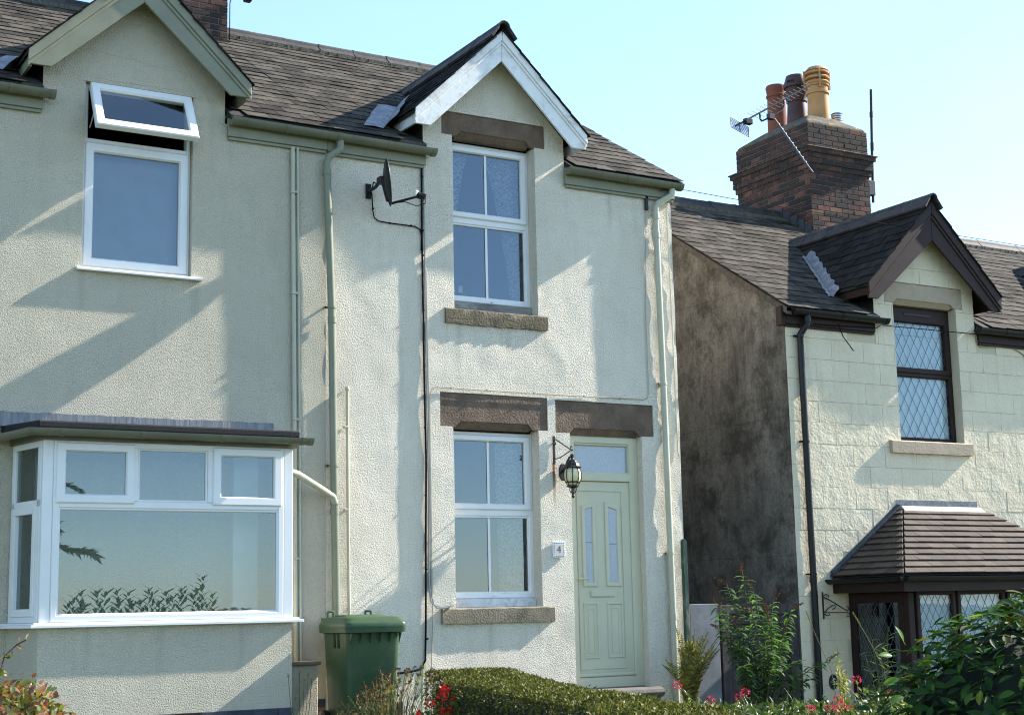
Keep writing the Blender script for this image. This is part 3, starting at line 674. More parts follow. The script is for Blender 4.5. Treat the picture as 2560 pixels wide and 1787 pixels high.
# roof, dormer
def keep4(p): 
    if 6.66 < p.x < 8.36 and p.y < .6: return False
    zd = 6.86-.97*abs(p.x-CX4)
    return not (p.z < zd-.10 and abs(p.x-CX4) < .99)
r4 = main_roof(H4, 5.66, 9.80, 5.56, keep4, 292, deck_gap=[(6.66, 8.36)])
dormer(H4, CX4, 5.875, .995, .965, 6.53, 5.728, .83, (M_WHITEPAINT, M_WHITEPAINT, M_RIDGE))
lead_valley(r4, CX4, 6.855, .965, 5.56, .10, 1.05, .22, .19, 2)
gutter(H4, 5.70, 6.752, 5.52, M_GUTTER, fmat=M_SAGEPAINT, fx=(5.64, 6.69), drop=.012)
gutter(H4, 8.315, 9.775, 5.535, M_GUTTER, fmat=M_SAGEPAINT, fx=(8.33, 9.74), drop=.008)
downpipe(H4, [(9.66, -.105, 5.50), (9.66, -.105, 5.44), (9.65, -.10, 5.40), (9.50, -.055, 5.31), (9.475, -.046, 5.26), (9.472, -.045, 5.1), (9.48, -.045, 4.2), (9.49, -.045, 3.3), (9.50, -.045, 1.6), (9.507, -.045, .3), (9.51, -.045, -.1)],
         M_PALEPIPE, .034, [(9.474, -.045, 5.16), (9.474, -.045, 4.95), (9.505, -.045, .9)], [(9.489, -.045, 3.333), (9.50, -.045, 1.549)])
tag(downpipe(H4, [(5.74, -.105, 5.50), (5.74, -.105, 5.42), (5.735, -.10, 5.38), (5.635, -.08, 5.30), (5.615, -.062, 5.24), (5.62, -.062, 5.1), (5.665, -.062, 3.84), (5.683, -.062, 2.4), (5.70, -.062, 1.44), (5.715, -.062, .2)],
         M_GREENPIPE, .036, [(5.618, -.062, 5.15), (5.668, -.062, 3.72), (5.69, -.062, 2.02), (5.69, -.062, 1.93)], [(5.665, -.062, 3.84), (5.684, -.062, 2.35)]), 'tall sage green downpipe between the two rendered houses')
MB().tube([(5.02, -.42, 2.27), (5.20, -.36, 2.235), (5.48, -.20, 2.13), (5.60, -.11, 2.09), (5.665, -.085, 2.06), (5.688, -.08, 2.0)], .032, 12).build('branch_pipe', M_BRANCHPIPE, H4, smooth=True)
# ------------------------------------------------------------------ the left house (number 3)
H3 = thing('terraced_house', 'sage rendered terraced house with open top window and white bay window below', 'house', (3.8, 0, 0), 'houses in the row')
CX3 = 3.79
ops3 = [(3.33, 4.318, 4.02, 5.705, .09)]
wall_sheet(.6, 5.63, -.2, 5.5, ops3, .0028, 8.1, .06, gable=(2.96, 4.62, 5.9, CX3, 6.70)).build('front_wall', M_SAGE, H3, smooth=True)
w3 = MB().ring(rect(3.332, 4.316, 4.022, 5.703), .035, .055, .12).build('window', M_UPVC, H3)
MB().ring(rect(3.352, 4.298, 4.04, 5.168), .072, .045, .11, .01, .018).build('sash', M_UPVC, w3)
pane(3.43, 4.23, 4.11, 5.10, .085, w3)
MB().box(3.37, 4.28, .058, .115, 5.170, 5.205).build('transom', M_UPVC, w3, bevel=.004)
top = MB().ring(rect(3.372, 4.300, 5.165, 5.685), .070, -.012, .045, .01, .016)
gl = MB().quad((3.44, .012, 5.235), (4.23, .012, 5.235), (4.23, .012, 5.615), (3.44, .012, 5.615)); rub = MB().ring(rect(3.388, 4.284, 5.181, 5.669), .02, .045, .058, .003, .003)
ca, sa = math.cos(R(28)), math.sin(R(28))
for m_ in (top, gl, rub):
    m_.v = [(x, .04+(y-.04)*ca+(z-5.685)*sa, 5.685-(y-.04)*sa+(z-5.685)*ca) for x, y, z in m_.v]
ts = tag(top.build('opening_sash', M_UPVC, w3), 'top-hung sash propped open'); gl.build('pane', M_GLASS, ts, recalc=False); rub.build('sash_seal', M_IRON, ts)
for x in (3.39, 4.285): MB().tube([(x, .06, 5.30), (x, -.08, 5.40)], .006, 6).build('window_stay', M_GALV, w3)
MB().prism([(3.285, -.05, 3.985), (3.285, -.05, 4.004), (3.285, -.038, 4.014), (3.285, .055, 4.021), (3.285, .055, 3.985)], (1.13, 0, 0)).build('window_sill', M_UPVC, H3, bevel=.003)
for pth in ([(3.02+.13*k, -.001-lump(3.02+.13*k, 6.02, .0028, 8.1), 6.03-.012*k+rnd(-.012, .012)) for k in range(11)], [(3.14+rnd(-.006, .006), -.001, 6.0-.035*k) for k in range(5)], [(4.22+rnd(-.006, .006), -.001, 5.92-.03*k) for k in range(4)]):
    MB().tube(pth, .0042, 6).build('render_crack', M_SAGE, H3, smooth=True)
MB().prism([(3.30, -.006, 5.706), (4.35, -.006, 5.706), (4.33, -.003, 5.735), (3.32, -.003, 5.735)], (0, .012, 0)).build('window_head_bead', M_SAGE, H3, bevel=.003)
MB().prism([(3.42, -.004, 5.745), (4.22, -.004, 5.745), (4.15, -.002, 5.785), (3.48, -.002, 5.785)], (0, .01, 0)).build('window_head_bead', M_SAGE, H3, bevel=.003)
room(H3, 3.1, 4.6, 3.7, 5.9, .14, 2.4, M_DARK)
MB().box(3.36, 4.30, .20, .204, 4.03, 5.17).build('blind', simple('grey_blind', (.40, .41, .43), .85), w3)
def keep3(p):
    if 2.94 < p.x < 4.64 and p.y < .6: return False
    zd = 6.86-.97*abs(p.x-CX3)
    return not (p.z < zd-.10 and abs(p.x-CX3) < .99)
r3 = main_roof(H3, .8, 5.655, 5.56, keep3, 200, deck_gap=[(2.94, 4.64)])
dormer(H3, CX3, 5.835, .998, .965, 6.455, 5.715, .815, (M_SAGEPAINT, M_SAGEPAINT, M_RIDGE), maxparts=60)
lead_valley(r3, CX3, 6.81, .965, 5.56, .10, .6, .2, .15, 1)
gutter(H3, .7, 3.035, 5.53, M_GUTTER, fmat=M_SAGEPAINT, fx=(.7, 2.955), drop=.01)
gutter(H3, 4.648, 5.70, 5.53, M_GUTTER, fmat=M_SAGEPAINT, fx=(4.64, 5.636), drop=.01, ends=(True, False))
for x, r_, z0 in ((5.296, .021, .56), (5.345, .012, .56)):
    d = MB().tube([(x-.012, -.024, 5.36), (x+.01, -.024, 3.0), (x+.03, -.024, z0)], r_, 10).build('thin_pipe', M_PALEPIPE, H3, smooth=True)
    if r_ > .02:
        for z in (4.92, 3.95, 2.77, 1.5): MB().box(x-.035+(5.36-z)*.009, x+.025+(5.36-z)*.009, -.05, -.003, z-.01, z+.01).build('pipe_clip', M_PALEPIPE, d, bevel=.003)
MB().box(5.20, 5.46, -.21, .0, -.1, .555).build('pipe_boxing', M_SAGE, H3, bevel=.006)
MB().box(5.185, 5.485, -.235, -.004, .556, .588).build('boxing_cap', M_SILL, H3, bevel=.006)
# bay window
YB = -.62; BX0, BX1 = 2.912, 5.055; FX0, FX1 = 2.80, 5.165
bw = MB()
nseg = 40
bay = wall_sheet(BX0, BX1, -.2, .935, [], .0016, 5.2, .06, y=YB+.02)
bay.quad((BX0, YB+.02, -.2), (FX0, 0, -.2), (FX0, 0, .935), (BX0, YB+.02, .935)); bay.quad((BX1, YB+.02, -.2), (FX1, 0, -.2), (FX1, 0, .935), (BX1, YB+.02, .935))
BAY = bay.build('bay_window', M_SAGE, H3)
MB().prism([(BX0-.07, YB-.036, .936), (BX1+.085, YB-.036, .936), (FX1+.09, -.004, .936), (FX0-.10, -.004, .936)], (0, 0, .024)).build('window_sill', M_UPVC, BAY, bevel=.004)
MB().prism([(BX0-.045, YB-.022, .9605), (BX1+.05, YB-.022, .9605), (FX1+.05, -.004, .9605), (FX0-.06, -.004, .9605)], (0, 0, .017)).build('sill_upstand', M_UPVC, BAY, bevel=.003)
fz0, fz1, fzm = .979, 2.432, 1.915
fr = MB().ring(rect(BX0+.085, BX1-.085, fz0, fz1), .045, YB, YB+.07).build('bay_frame', M_UPVC, BAY)
for x0_, x1_ in ((BX0, BX0+.084), (BX1-.084, BX1)): MB().box(x0_, x1_, YB+.004, YB+.078, fz0, fz1).build('corner_post', M_UPVC, BAY, bevel=.006)
MB().box(BX0+.131, BX1-.131, YB+.002, YB+.065, 1.888, 1.945).build('transom', M_UPVC, BAY, bevel=.006)
for x in (3.66, 4.31): MB().box(x-.026, x+.026, YB+.002, YB+.065, 1.946, 2.386).build('mullion', M_UPVC, BAY, bevel=.005)
for a, b in ((3.02, 3.655), (4.328, 4.945)):
    MB().ring(rect(a, b, 1.925, 2.415), .062, YB-.016, YB+.05, .009, .016).build('top_sash', M_UPVC, BAY); pane(a+.07, b-.07, 1.995, 2.345, YB+.014, BAY, M_GLASSB)
MB().ring(rect(3.687, 4.284, 1.946, 2.386), .012, YB+.012, YB+.05, .003, .008).build('glazing_bead', M_UPVC, BAY)
pane(3.69, 4.28, 1.95, 2.39, YB+.03, BAY, M_GLASSB)
MB().ring(rect(BX0+.131, BX1-.131, 1.025, 1.888), .012, YB+.010, YB+.05, .003, .010).build('glazing_bead', M_UPVC, BAY)
pane(3.04, 4.925, 1.028, 1.886, YB+.03, BAY, M_GLASSB)
def side_frame(xa, xb, name):     # splayed flank windows
    S = lambda t, z, o=0: (xa+(xb-xa)*t+o, YB+.05+(-YB-.05)*t, z)
    m_ = MB()
    sgn = -1 if xa < 4 else 1
    for (t0, t1, a, b, o) in ((0.03, .97, fz0, fz0+.05, 0), (.03, .97, fz1-.05, fz1, 0), (.03, .97, 1.90, 1.955, 0), (.03, .13, fz0+.05, fz1-.05, 0), (.87, .97, fz0+.05, fz1-.05, 0),
                              (.13, .87, fz0+.05, fz0+.11, .012), (.13, .87, 1.845, 1.90, .012), (.13, .22, fz0+.11, 1.845, .012), (.78, .87, fz0+.11, 1.845, .012)):
        m_.add([S(t0, a, sgn*o), S(t1, a, sgn*o), S(t1, b, sgn*o), S(t0, b, sgn*o), S(t0, a, -sgn*.05), S(t1, a, -sgn*.05), S(t1, b, -sgn*.05), S(t0, b, -sgn*.05)], [(0,1,2,3),(7,6,5,4),(0,4,5,1),(1,5,6,2),(2,6,7,3),(3,7,4,0)])
    f_ = m_.build(name, M_UPVC, BAY, bevel=.003)
    MB().add([S(.1, fz0+.04, -sgn*.02), S(.9, fz0+.04, -sgn*.02), S(.9, fz1-.04, -sgn*.02), S(.1, fz1-.04, -sgn*.02)], [(3, 2, 1, 0) if xa < 4 else (0, 1, 2, 3)]).build('pane', M_GLASSB, BAY, recalc=False)
side_frame(BX0, FX0, 'side_frame'); side_frame(BX1, FX1, 'side_frame')
# bay roof
MB().prism([(BX0-.09, YB-.09, 2.50), (BX1+.03, YB-.09, 2.50), (FX1+.03, -.002, 2.50), (FX0-.11, -.002, 2.5)], (0, 0, .01)).build('bay_soffit', M_UPVC, BAY)
MB().prism([(BX0-.02, YB-.03, 2.433), (BX1+.02, YB-.03, 2.433), (FX1+.02, -.002, 2.433), (FX0-.02, -.002, 2.433)], (0, 0, .066)).build('fascia_board', M_GUTTER, BAY)
fl = MB(); P_ = [(BX0-.075, YB-.12), (BX1+.015, YB-.12), (FX1+.02, -.003), (FX0-.10, -.003)]
fl.loops([[(x, y, 2.512) for x, y in P_], [(x, y, 2.572+(.03 if y > -.1 else 0)) for x, y in P_]], caps=True)
fl.build('felt_roof', M_FELT, BAY, bevel=.012)
ld = MB()
for k in range(30):
    x = 2.62+(5.11-2.62)*k/30; ld.add([(x, -.009+rnd(-.002, .002), 2.605), (x+.083, -.009+rnd(-.002, .002), 2.605), (x+.083, -.009, 2.725+rnd(-.006, .004)), (x, -.009, 2.725+rnd(-.006, .004)), (x, -.09, 2.592), (x+.083, -.09, 2.592)], [(0, 1, 2, 3), (4, 5, 1, 0)])
lo = ld.build('lead_flashing', M_LEADPALE, BAY)
# bay gutter: front run, left return
gp = [(FX0-.17, .0), (BX0-.135, YB-.14), (BX1+.10, YB-.14)]
gm = MB(); half = [(math.cos(math.pi*k/10), -math.sin(math.pi*k/10)) for k in range(11)]
def gsec(x, y, nx, ny, r): return [(x+nx*r*c, y+ny*r*c, 2.505+r*s_) for c, s_ in half]+[(x+nx*(r-.005)*c, y+ny*(r-.005)*c, 2.505+(r-.005)*s_) for c, s_ in half[::-1]]
gm.loops([gsec(gp[0][0], gp[0][1], -1, 0, .055), gsec(gp[1][0]-.0, gp[1][1]+.12, -1, 0, .055), gsec(gp[1][0]+.02, gp[1][1]+.02, -.8, -.8, .058), gsec(gp[1][0]+.13, gp[1][1], 0, -1, .055), gsec(gp[2][0], gp[2][1], 0, -1, .055)], caps=True)
gg = gm.build('gutter', M_GUTTER, BAY, smooth=True)
for x in (2.90, 3.0, 3.65, 4.33, 4.95, 5.06):
    MB().prism(gsec(x, YB-.14, 0, -1, .060)[:11], (.03, 0, 0)).build('gutter_bracket', M_GUTTER, BAY, smooth=True)
MB().prism(gsec(5.13, YB-.14, 0, -1, .061)[:11], (.04, 0, 0)).build('gutter_end', M_GUTTER, BAY, smooth=True)
# room seen through the bay
room(H3, 2.9, 5.08, .9, 2.45, .12, 3.4, M_INTPALE)
MB().box(4.72, 4.95, -.05, .10, .99, 2.42).build('inner_reveal', M_UPVC, BAY); MB().box(2.99, 3.10, -.05, .10, .99, 2.42).build('inner_reveal', M_UPVC, BAY)
MB().prism([(BX0+.09, YB+.09, .99), (BX1-.09, YB+.09, .99), (FX1-.05, -.01, .99), (FX0+.05, -.01, .99)], (0, 0, .03)).build('window_board', M_UPVC, BAY)
MB().prism([(BX0+.02, YB+.085, 2.425), (BX1-.02, YB+.085, 2.425), (FX1-.01, -.01, 2.425), (FX0+.01, -.01, 2.425)], (0, 0, .006)).build('bay_ceiling', M_UPVC, BAY)
# plinth bricks below the render
def plinth(x0, x1, y, ztop, skip=None):
    b = MB().box(x0, x1, y+.004, y+.06, -.2, ztop-.004).build('plinth', M_BMORTAR, H3)
    for r_ in range(4):
        x = x0-(.115 if r_ % 2 else 0)+.004; z = ztop-.075*(r_+1)
        while x < x1:
            a, c = max(x, x0+.002), min(x+.215, x1-.002)
            if c-a > .03:
                m_ = M_PLINTH if r_ == 0 else M_TERRA
                if skip and skip[0] < (a+c)/2 < skip[1] and r_ == 0: m_ = M_DARK
                MB().box(a, c, y-.006, y+.05, z+.005, z+.070).build('brick', m_, b, bevel=.003)
            x += .225
plinth(BX0-.01, BX1+.004, YB+.012, .228, (4.02, 4.30)); plinth(5.07, 5.62, -.006, .25); plinth(5.66, 6.4, -.008, .19)
# ------------------------------------------------------------------ the right house (number 5)
H5 = thing('semi_detached_house', 'ivory block-rendered house with dark brown trim, leaded windows and stained side wall', 'house', (13.5, 0, -1.1))
CX5, CX6 = 13.45, 17.76; X5 = 11.245
ops5 = [(12.93, 13.97, 2.862, 4.515, .17, 'TB'), (12.80, 14.09, 4.515, 4.77, .05, 'B')]
wall_sheet(X5, 16.0, -1.4, 4.22, ops5, 0, 0, .4, gable=(12.62, 14.28, 4.7, CX5, 5.62), y=.004).build('front_wall', M_JOINT, H5)
MB().quad((16.0, .0, -1.4), (20, .0, -1.4), (20, .0, 4.22), (16, .0, 4.22)).build('front_wall', M_IVORY, H5)
MB().quad((CX6-.83, 0, 4.22), (CX6+.83, 0, 4.22), (CX6+.83, 0, 4.75), (CX6, 0, 5.6), (CX6-.83, 0, 4.75)).build('gable_wall', M_IVORY, H5)
def clip(P, a, b, c):            # keep a*x+b*z<=c
    out = []
    for i in range(len(P)):
        p, q = P[i], P[(i+1) % len(P)]; dp, dq = a*p[0]+b*p[1]-c, a*q[0]+b*q[1]-c
        if dp <= 0: out.append(p)
        if dp*dq < 0: t = dp/(dp-dq); out.append((p[0]+(q[0]-p[0])*t, p[1]+(q[1]-p[1])*t))
    return out
def minus(rects, h):
    out = []
    for (x0, x1, z0, z1) in rects:
        a, b, c, d = h
        if x1 <= a or x0 >= b or z1 <= c or z0 >= d: out.append((x0, x1, z0, z1)); continue
        if x0 < a: out.append((x0, a, z0, z1))
        if x1 > b: out.append((b, x1, z0, z1))
        m0, m1 = max(x0, a), min(x1, b)
        if z0 < c: out.append((m0, m1, z0, c))
        if z1 > d: out.append((m0, m1, d, z1))
    return out
G = .0016
for j in range(-6, 22):
    zt_ = 3.99-.2425*j; zb_ = zt_-.2425; x = (11.922 if j % 2 == 0 else 11.677)-.492*2
    while x < 15.9:
        r_ = (max(x, X5), min(x+.492, 15.9), zb_, zt_); x += .492
        if r_[1]-r_[0] < .04: continue
        if zt_ < 2.0 and 12.15 < (r_[0]+r_[1])/2 < 14.8 and zt_ < 1.35+min((r_[0]+r_[1])/2-11.75, 15.1-(r_[0]+r_[1])/2)*.6: continue
        if zt_ < -.4: continue
        for (a, b, c, d) in minus([r_], (12.93, 13.97, 2.862, 4.515)):
            for (a, b, c, d) in minus([(a, b, c, d)], (12.80, 14.09, 4.515, 4.77)):
                if c < 4.22 < d and not (12.62 <= a and b <= 14.28): d = 4.22 if (b <= 12.63 or a >= 14.27) else d
                P = [(a+G, c+G), (b-G, c+G), (b-G, d-G), (a+G, d-G)]
                if d > 4.22:
                    if c >= 4.22-1e-6 or True:
                        if a < 12.62 or b > 14.28:
                            P = clip(P, -1, 0, -12.62) if b > 12.62 and a < 12.62 else P
                            P = clip(P, 1, 0, 14.28) if a < 14.28 and b > 14.28 else P
                            if not P or max(p[0] for p in P) <= 12.62 or min(p[0] for p in P) >= 14.28: P = []
                    if P: P = clip(P, .97, 1, 5.62+.97*CX5); P = clip(P, -.97, 1, 5.62-.97*CX5) if P else P
                if len(P) < 3: continue
                ar = abs(sum(P[i][0]*P[(i+1) % len(P)][1]-P[(i+1) % len(P)][0]*P[i][1] for i in range(len(P))))/2
                if ar < .002: continue
                y = -.0030+rnd(-.0016, .0014)
                MB().prism([(px, y+rnd(-.001, .001), pz) for px, pz in P], (0, .0055, 0)).build('render_block', M_IVORY, H5, bevel=.0012)
sw_ = MB(); ny, nz = 26, 30
def zroof(y): return 4.28+SL*(min(y, 6.9-y)+.12)-.05
for i in range(ny+1):
    y = 6.9*i/ny
    for k in range(nz+1):
        z = -1.4+(zroof(y)+1.4)*k/nz; sw_.v.append((X5+lump(y, z, .012, 2.2)*(0 if i == 0 else 1), y, z))
sw_.f = [(i*(nz+1)+k, (i+1)*(nz+1)+k, (i+1)*(nz+1)+k+1, i*(nz+1)+k+1) for i in range(ny) for k in range(nz)]
tag(sw_.build('side_wall', M_SIDE, H5, smooth=True), 'dark weather-stained cement side wall')
lintel(H5, 12.80, 14.09, 4.52, 4.77, .001, M_SANDPAINT, .14, .045)
sill(H5, 12.735, 14.06, 2.712, 2.860, -.056, .17, M_SANDPAINT, .008)
def lattice(parent, x0, x1, z0, z1, y, nx, mat, r=.0035, ratio=1.75, name='lead_lattice', yfun=None):
    """diamond leading: strips clipped to the pane"""
    px = (x1-x0)/nx; pz = px*ratio; mb = MB(); W_ = x1-x0; Hh = z1-z0
    sl = pz/px
    for sgn in (1, -1):
        k0 = -int(Hh/pz)-2
        for k in range(k0, nx+int(Hh/pz)+3):
            xa = x0+px*(k+.5)
            pts = [(xa-50*sgn/sl, z0-50), (xa+50*sgn/sl, z0+50)]
            # clip to rectangle (Liang-Barsky)
            (ax, az), (bx, bz) = pts; t0, t1 = 0, 1; ok = True
            for p_, q_ in ((-(bx-ax), ax-x0), (bx-ax, x1-ax), (-(bz-az), az-z0), (bz-az, z1-az)):
                if p_ == 0:
                    if q_ < 0: ok = False
                else:
                    t = q_/p_
                    if p_ < 0: t0 = max(t0, t)
                    else: t1 = min(t1, t)
            if not ok or t0 >= t1: continue
            a = (ax+(bx-ax)*t0, az+(bz-az)*t0); b = (ax+(bx-ax)*t1, az+(bz-az)*t1)
            dx, dz = b[0]-a[0], b[1]-a[1]; l = math.hypot(dx, dz)
            if l < .01: continue
            nx_, nz_ = -dz/l*r, dx/l*r; yy = y+(0 if sgn > 0 else .0015)
            mb.prism([(a[0]+nx_, yy, a[1]+nz_), (b[0]+nx_, yy, b[1]+nz_), (b[0]-nx_, yy, b[1]-nz_), (a[0]-nx_, yy, a[1]-nz_)], (0, .0013, 0))
    if yfun: mb.v = [yfun(v) for v in mb.v]
    return mb.build(name, mat, parent)
M_LEADING = simple('grey_lead_came', (.10, .12, .15), .5, metal=.3)
w5 = MB().ring(rect(12.925, 13.975, 2.865, 4.51), .05, .12, .19).build('window', M_BROWN, H5)
MB().box(12.976, 13.924, .122, .185, 3.655, 3.72).build('transom', M_BROWN, w5, bevel=.006)
MB().ring(rect(12.955, 13.945, 3.70, 4.485), (.055, .055, .16, .055), .105, .17, .008, .014).build('sash', M_BROWN, w5)
MB().box(13.2, 13.66, .098, .104, 4.40, 4.425).build('trickle_vent', M_BLACK, w5, bevel=.002)
pane(13.0, 13.9, 3.745, 4.33, .150, w5, M_GLASS5); pane(12.97, 13.93, 2.91, 3.66, .160, w5, M_GLASS5)
lattice(w5, 13.012, 13.888, 3.756, 4.322, .1465, 7, M_LEADING); lattice(w5, 12.98, 13.92, 2.92, 3.652, .1565, 7, M_LEADING)
MB().box(12.96, 13.95, .185, .189, 2.87, 4.5).build('net_blind', M_BLIND, w5); room(H5, 12.7, 14.2, 2.7, 4.6, .3, 2.2, M_INT)
def keep5(p):
    for c in (CX5, CX6):
        if abs(p.x-c) < .85 and p.y < .6: return False
        if p.z < 5.75-1.0*abs(p.x-c)-.10 and abs(p.x-c) < 1.07: return False
    if 14.3 < p.x < 15.3 and 2.85 < p.y < 4.2: return False
    return True
r5 = main_roof(H5, 11.185, 20.0, 4.30, keep5, 285, yr=3.45, deck_gap=[(12.60, 14.30), (CX6-.85, CX6+.85)])
dormer(H5, CX5, 4.665, 1.085, 1.0, 5.28, 4.485, .935, (M_BROWN, M_BROWN, M_RIDGE), zE=4.30, maxparts=75)
dormer(H5, CX6, 4.665, 1.085, 1.0, 5.28, 4.485, .935, (M_BROWN, M_BROWN, M_RIDGE), zE=4.30, maxparts=20)
lead_valley(r5, CX5, 5.75, 1.0, 4.30, .25, 1.62, .07, .12, 6); lead_valley(r5, CX6, 5.75, 1.0, 4.30, .25, 1.62, .07, .12, 6)
vg = MB()
for k in range(30):
    a = -.12+3.57*k/30; b = a+3.57/30-.004; j = rnd(-.012, .012)
    vg.prism([(11.182, a, 4.30+SL*(a+.12)-.012), (11.182, b, 4.30+SL*(b+.12)-.012), (11.182, b, 4.30+SL*(b+.12)-.085+j), (11.182, a, 4.30+SL*(a+.12)-.085+rnd(-.012, .012))], (.07, 0, 0))
vg.build('verge_mortar', simple('verge_mortar', (.07, .06, .05), .95, .3, 9, (.14, .12, .09), 8, .6, .9, .01, 40), H5)
gutter(H5, 11.27, 12.705, 4.275, M_BLACK, fmat=M_BROWN, fx=(11.215, 12.59), drop=.006)
gutter(H5, 14.22, 16.9, 4.275, M_BLACK, fmat=M_BROWN, fx=(14.30, 16.9), drop=.006)
MB().box(11.16, 11.214, -.05, .05, 4.10, 4.32).build('box_end', M_BROWN, H5, bevel=.004)
downpipe(H5, [(11.49, -.105, 4.24), (11.49, -.105, 4.16), (11.485, -.1, 4.12), (11.435, -.085, 4.05), (11.42, -.05, 4.0), (11.42, -.05, 3.8), (11.425, -.05, 2.0), (11.432, -.05, .4), (11.435, -.05, -1.2)], M_BLACK, .037,
         [(11.489, -.105, 4.17), (11.426, -.05, 1.26)], [(11.42, -.05, 3.99), (11.424, -.05, 2.79), (11.427, -.05, 1.32)])
# chimney of number 5
def brick_stack(house, x0, x1, y0, y1, z0, z1, offs, pitch=.0755, faces='WS', mortar=None):
    core = MB().box(x0+.008, x1-.008, y0+.008, y1-.008, z0-.4, z1-.01).build('chimney', M_BMORTAR, house)
    me = {}
    def bm_(l, w_):
        k = (round(l, 3), w_)
        if k not in me: me[k] = mesh_of(MB().box(-l/2, l/2, -w_/2, w_/2, -.0325, .0325), 'brick', M_BRICK, bevel=.004)
        return me[k]
    nr = int((z1-z0)/pitch)
    for r_ in range(nr):
        z = z0+pitch*(r_+.5); o = offs(z)
        X0, X1, Y0, Y1 = x0-o, x1+o, y0-o, y1+o
        if o > .02: MB().box(X0+.006, X1-.006, Y0+.006, Y1-.006, z-.035, z+.035).build('corbel_bed', M_BMORTAR, core)
        for face in faces:
            L_ = (X1-X0) if face in 'SN' else (Y1-Y0); n_ = max(2, int(round(L_/.226))); l = L_/n_
            cuts = [0]+([l*(i+1) for i in range(n_-1)] if (r_+(face == 'W')) % 2 else [l*.5]+[l*(i+1.5) for i in range(n_-1)])+[L_]
            for a, b in zip(cuts, cuts[1:]):
                ll = b-a-.011
                if ll < .04: continue
                w_ = .10; c = (a+b)/2; p = rnd(-.002, .003)
                ang = rnd(-.01, .01)
                if face == 'S': M_ = Matrix.Translation((X0+c, Y0+w_/2-p, z+rnd(-.002, .002)))
                else: M_ = Matrix.Translation((X0+w_/2-p, Y0+c, z+rnd(-.002, .002))) @ Matrix.Rotation(math.pi/2, 4, 'Z')
                piece('brick', bm_(ll, w_), M_ @ Matrix.Rotation(ang, 4, 'Z'), core)
    return core
cx0, cx1, cy0, cy1 = 14.225, 15.37, 2.75, 4.36
def offs5(z):
    if 7.28 < z < 7.37: return .08
    if 7.12 < z <= 7.28: return .048
    if 7.04 < z <= 7.12: return .025
    return 0
ch5 = brick_stack(H5, cx0, cx1, cy0, cy1, 6.02, 7.76, offs5)
MB().box(cx0-.10, cx1+.10, cy0-.10, cy1+.10, 7.365, 7.385).build('weathering_ledge', M_FLAUNCH, ch5, bevel=.008)
fm = MB(); fm.loops([[(cx0+.01, cy0+.01, 7.745), (cx1-.01, cy0+.01, 7.745), (cx1-.01, cy1-.01, 7.745), (cx0+.01, cy1-.01, 7.745)], [(cx0+.02, cy0+.02, 7.79), (cx1-.02, cy0+.02, 7.79), (cx1-.02, cy1-.02, 7.79), (cx0+.02, cy1-.02, 7.79)],
    [(cx0+.30, cy0+.28, 7.985), (cx1-.35, cy0+.28, 7.985), (cx1-.35, cy1-.35, 7.985), (cx0+.30, cy1-.35, 7.985)]], caps=True)
fm.build('flaunching', M_FLAUNCH, ch5, bevel=.015)
MB().quad((cx0-.012, cy0-.012, 5.9), (cx1, cy0-.012, 5.9), (cx1, cy0-.012, 6.135), (cx0-.012, cy0-.012, 6.135)).build('apron_flashing', M_LEAD, ch5)
for k in range(5):       # stepped lead soakers on the left face
    y = cy0-.01+.15*k; zb_ = 4.30+SL*(y+.12)
    MB().prism([(cx0-.014, y, zb_-.05), (cx0-.014, y+.17, zb_-.05+.1), (cx0-.014, y+.17, zb_+.20), (cx0-.014, y+.02, zb_+.20)], (.004, 0, 0)).build('step_flashing', M_LEADDARK, ch5)
pot = MB().lathe([(0.164, 7.95), (0.164, 8.0), (0.152, 8.3), (0.149, 8.38), (0.169, 8.39), (0.169, 8.42), (0.152, 8.43), (0.152, 8.50), (0.172, 8.51), (0.172, 8.54)], (14.87, 3.2, 0), 24, caps=False)
p1 = tag(pot.build('chimney_pot', M_POTBUFF, ch5, smooth=True), 'buff louvred chimney pot nearest the street')
for k in range(3):
    z = 8.53+k*.075; MB().lathe([(0.128, z), (0.185, z+.012), (0.187, z+.028), (0.156, z+.062), (0.128, z+.066)], (14.87, 3.2, 0), 24).build('pot_louvre', M_POTBUFF, ch5, smooth=True)
MB().lathe([(0.156, 8.735), (0.177, 8.745), (0.128, 8.80), (0.119, 8.80), (0.119, 8.74)], (14.87, 3.2, 0), 24).build('pot_cap', M_POTBUFF, ch5, smooth=True)
for a in range(4):
    an = a*math.pi/2-2.05; MB().prism([(14.87+.162*math.cos(an)-.013, 3.2+.162*math.sin(an), 8.46), (14.87+.162*math.cos(an)+.013, 3.2+.162*math.sin(an), 8.46), (14.87+.162*math.cos(an)+.016, 3.2+.162*math.sin(an), 8.75), (14.87+.162*math.cos(an)-.016, 3.2+.162*math.sin(an), 8.75)], (.028*math.cos(an), .028*math.sin(an), 0)).build('pot_rib', M_POTBUFF, ch5)
MB().lathe([(0.123, 8.30), (0.123, 8.79)], (14.87, 3.2, 0), 20).build('pot_liner', M_POTBUFF, ch5)
tag(MB().lathe([(0.164, 7.95), (0.164, 8.05), (0.144, 8.35), (0.139, 8.40), (0.156, 8.41), (0.156, 8.44), (0.169, 8.50), (0.185, 8.56), (0.156, 8.565), (0.156, 8.63), (0.187, 8.635), (0.187, 8.68), (0.144, 8.82), (0.131, 8.82), (0.131, 8.7)], (14.87, 3.66, 0), 24, caps=False).build('chimney_pot', M_POTDARK, ch5, smooth=True), 'dark brown cowled chimney pot in the middle')
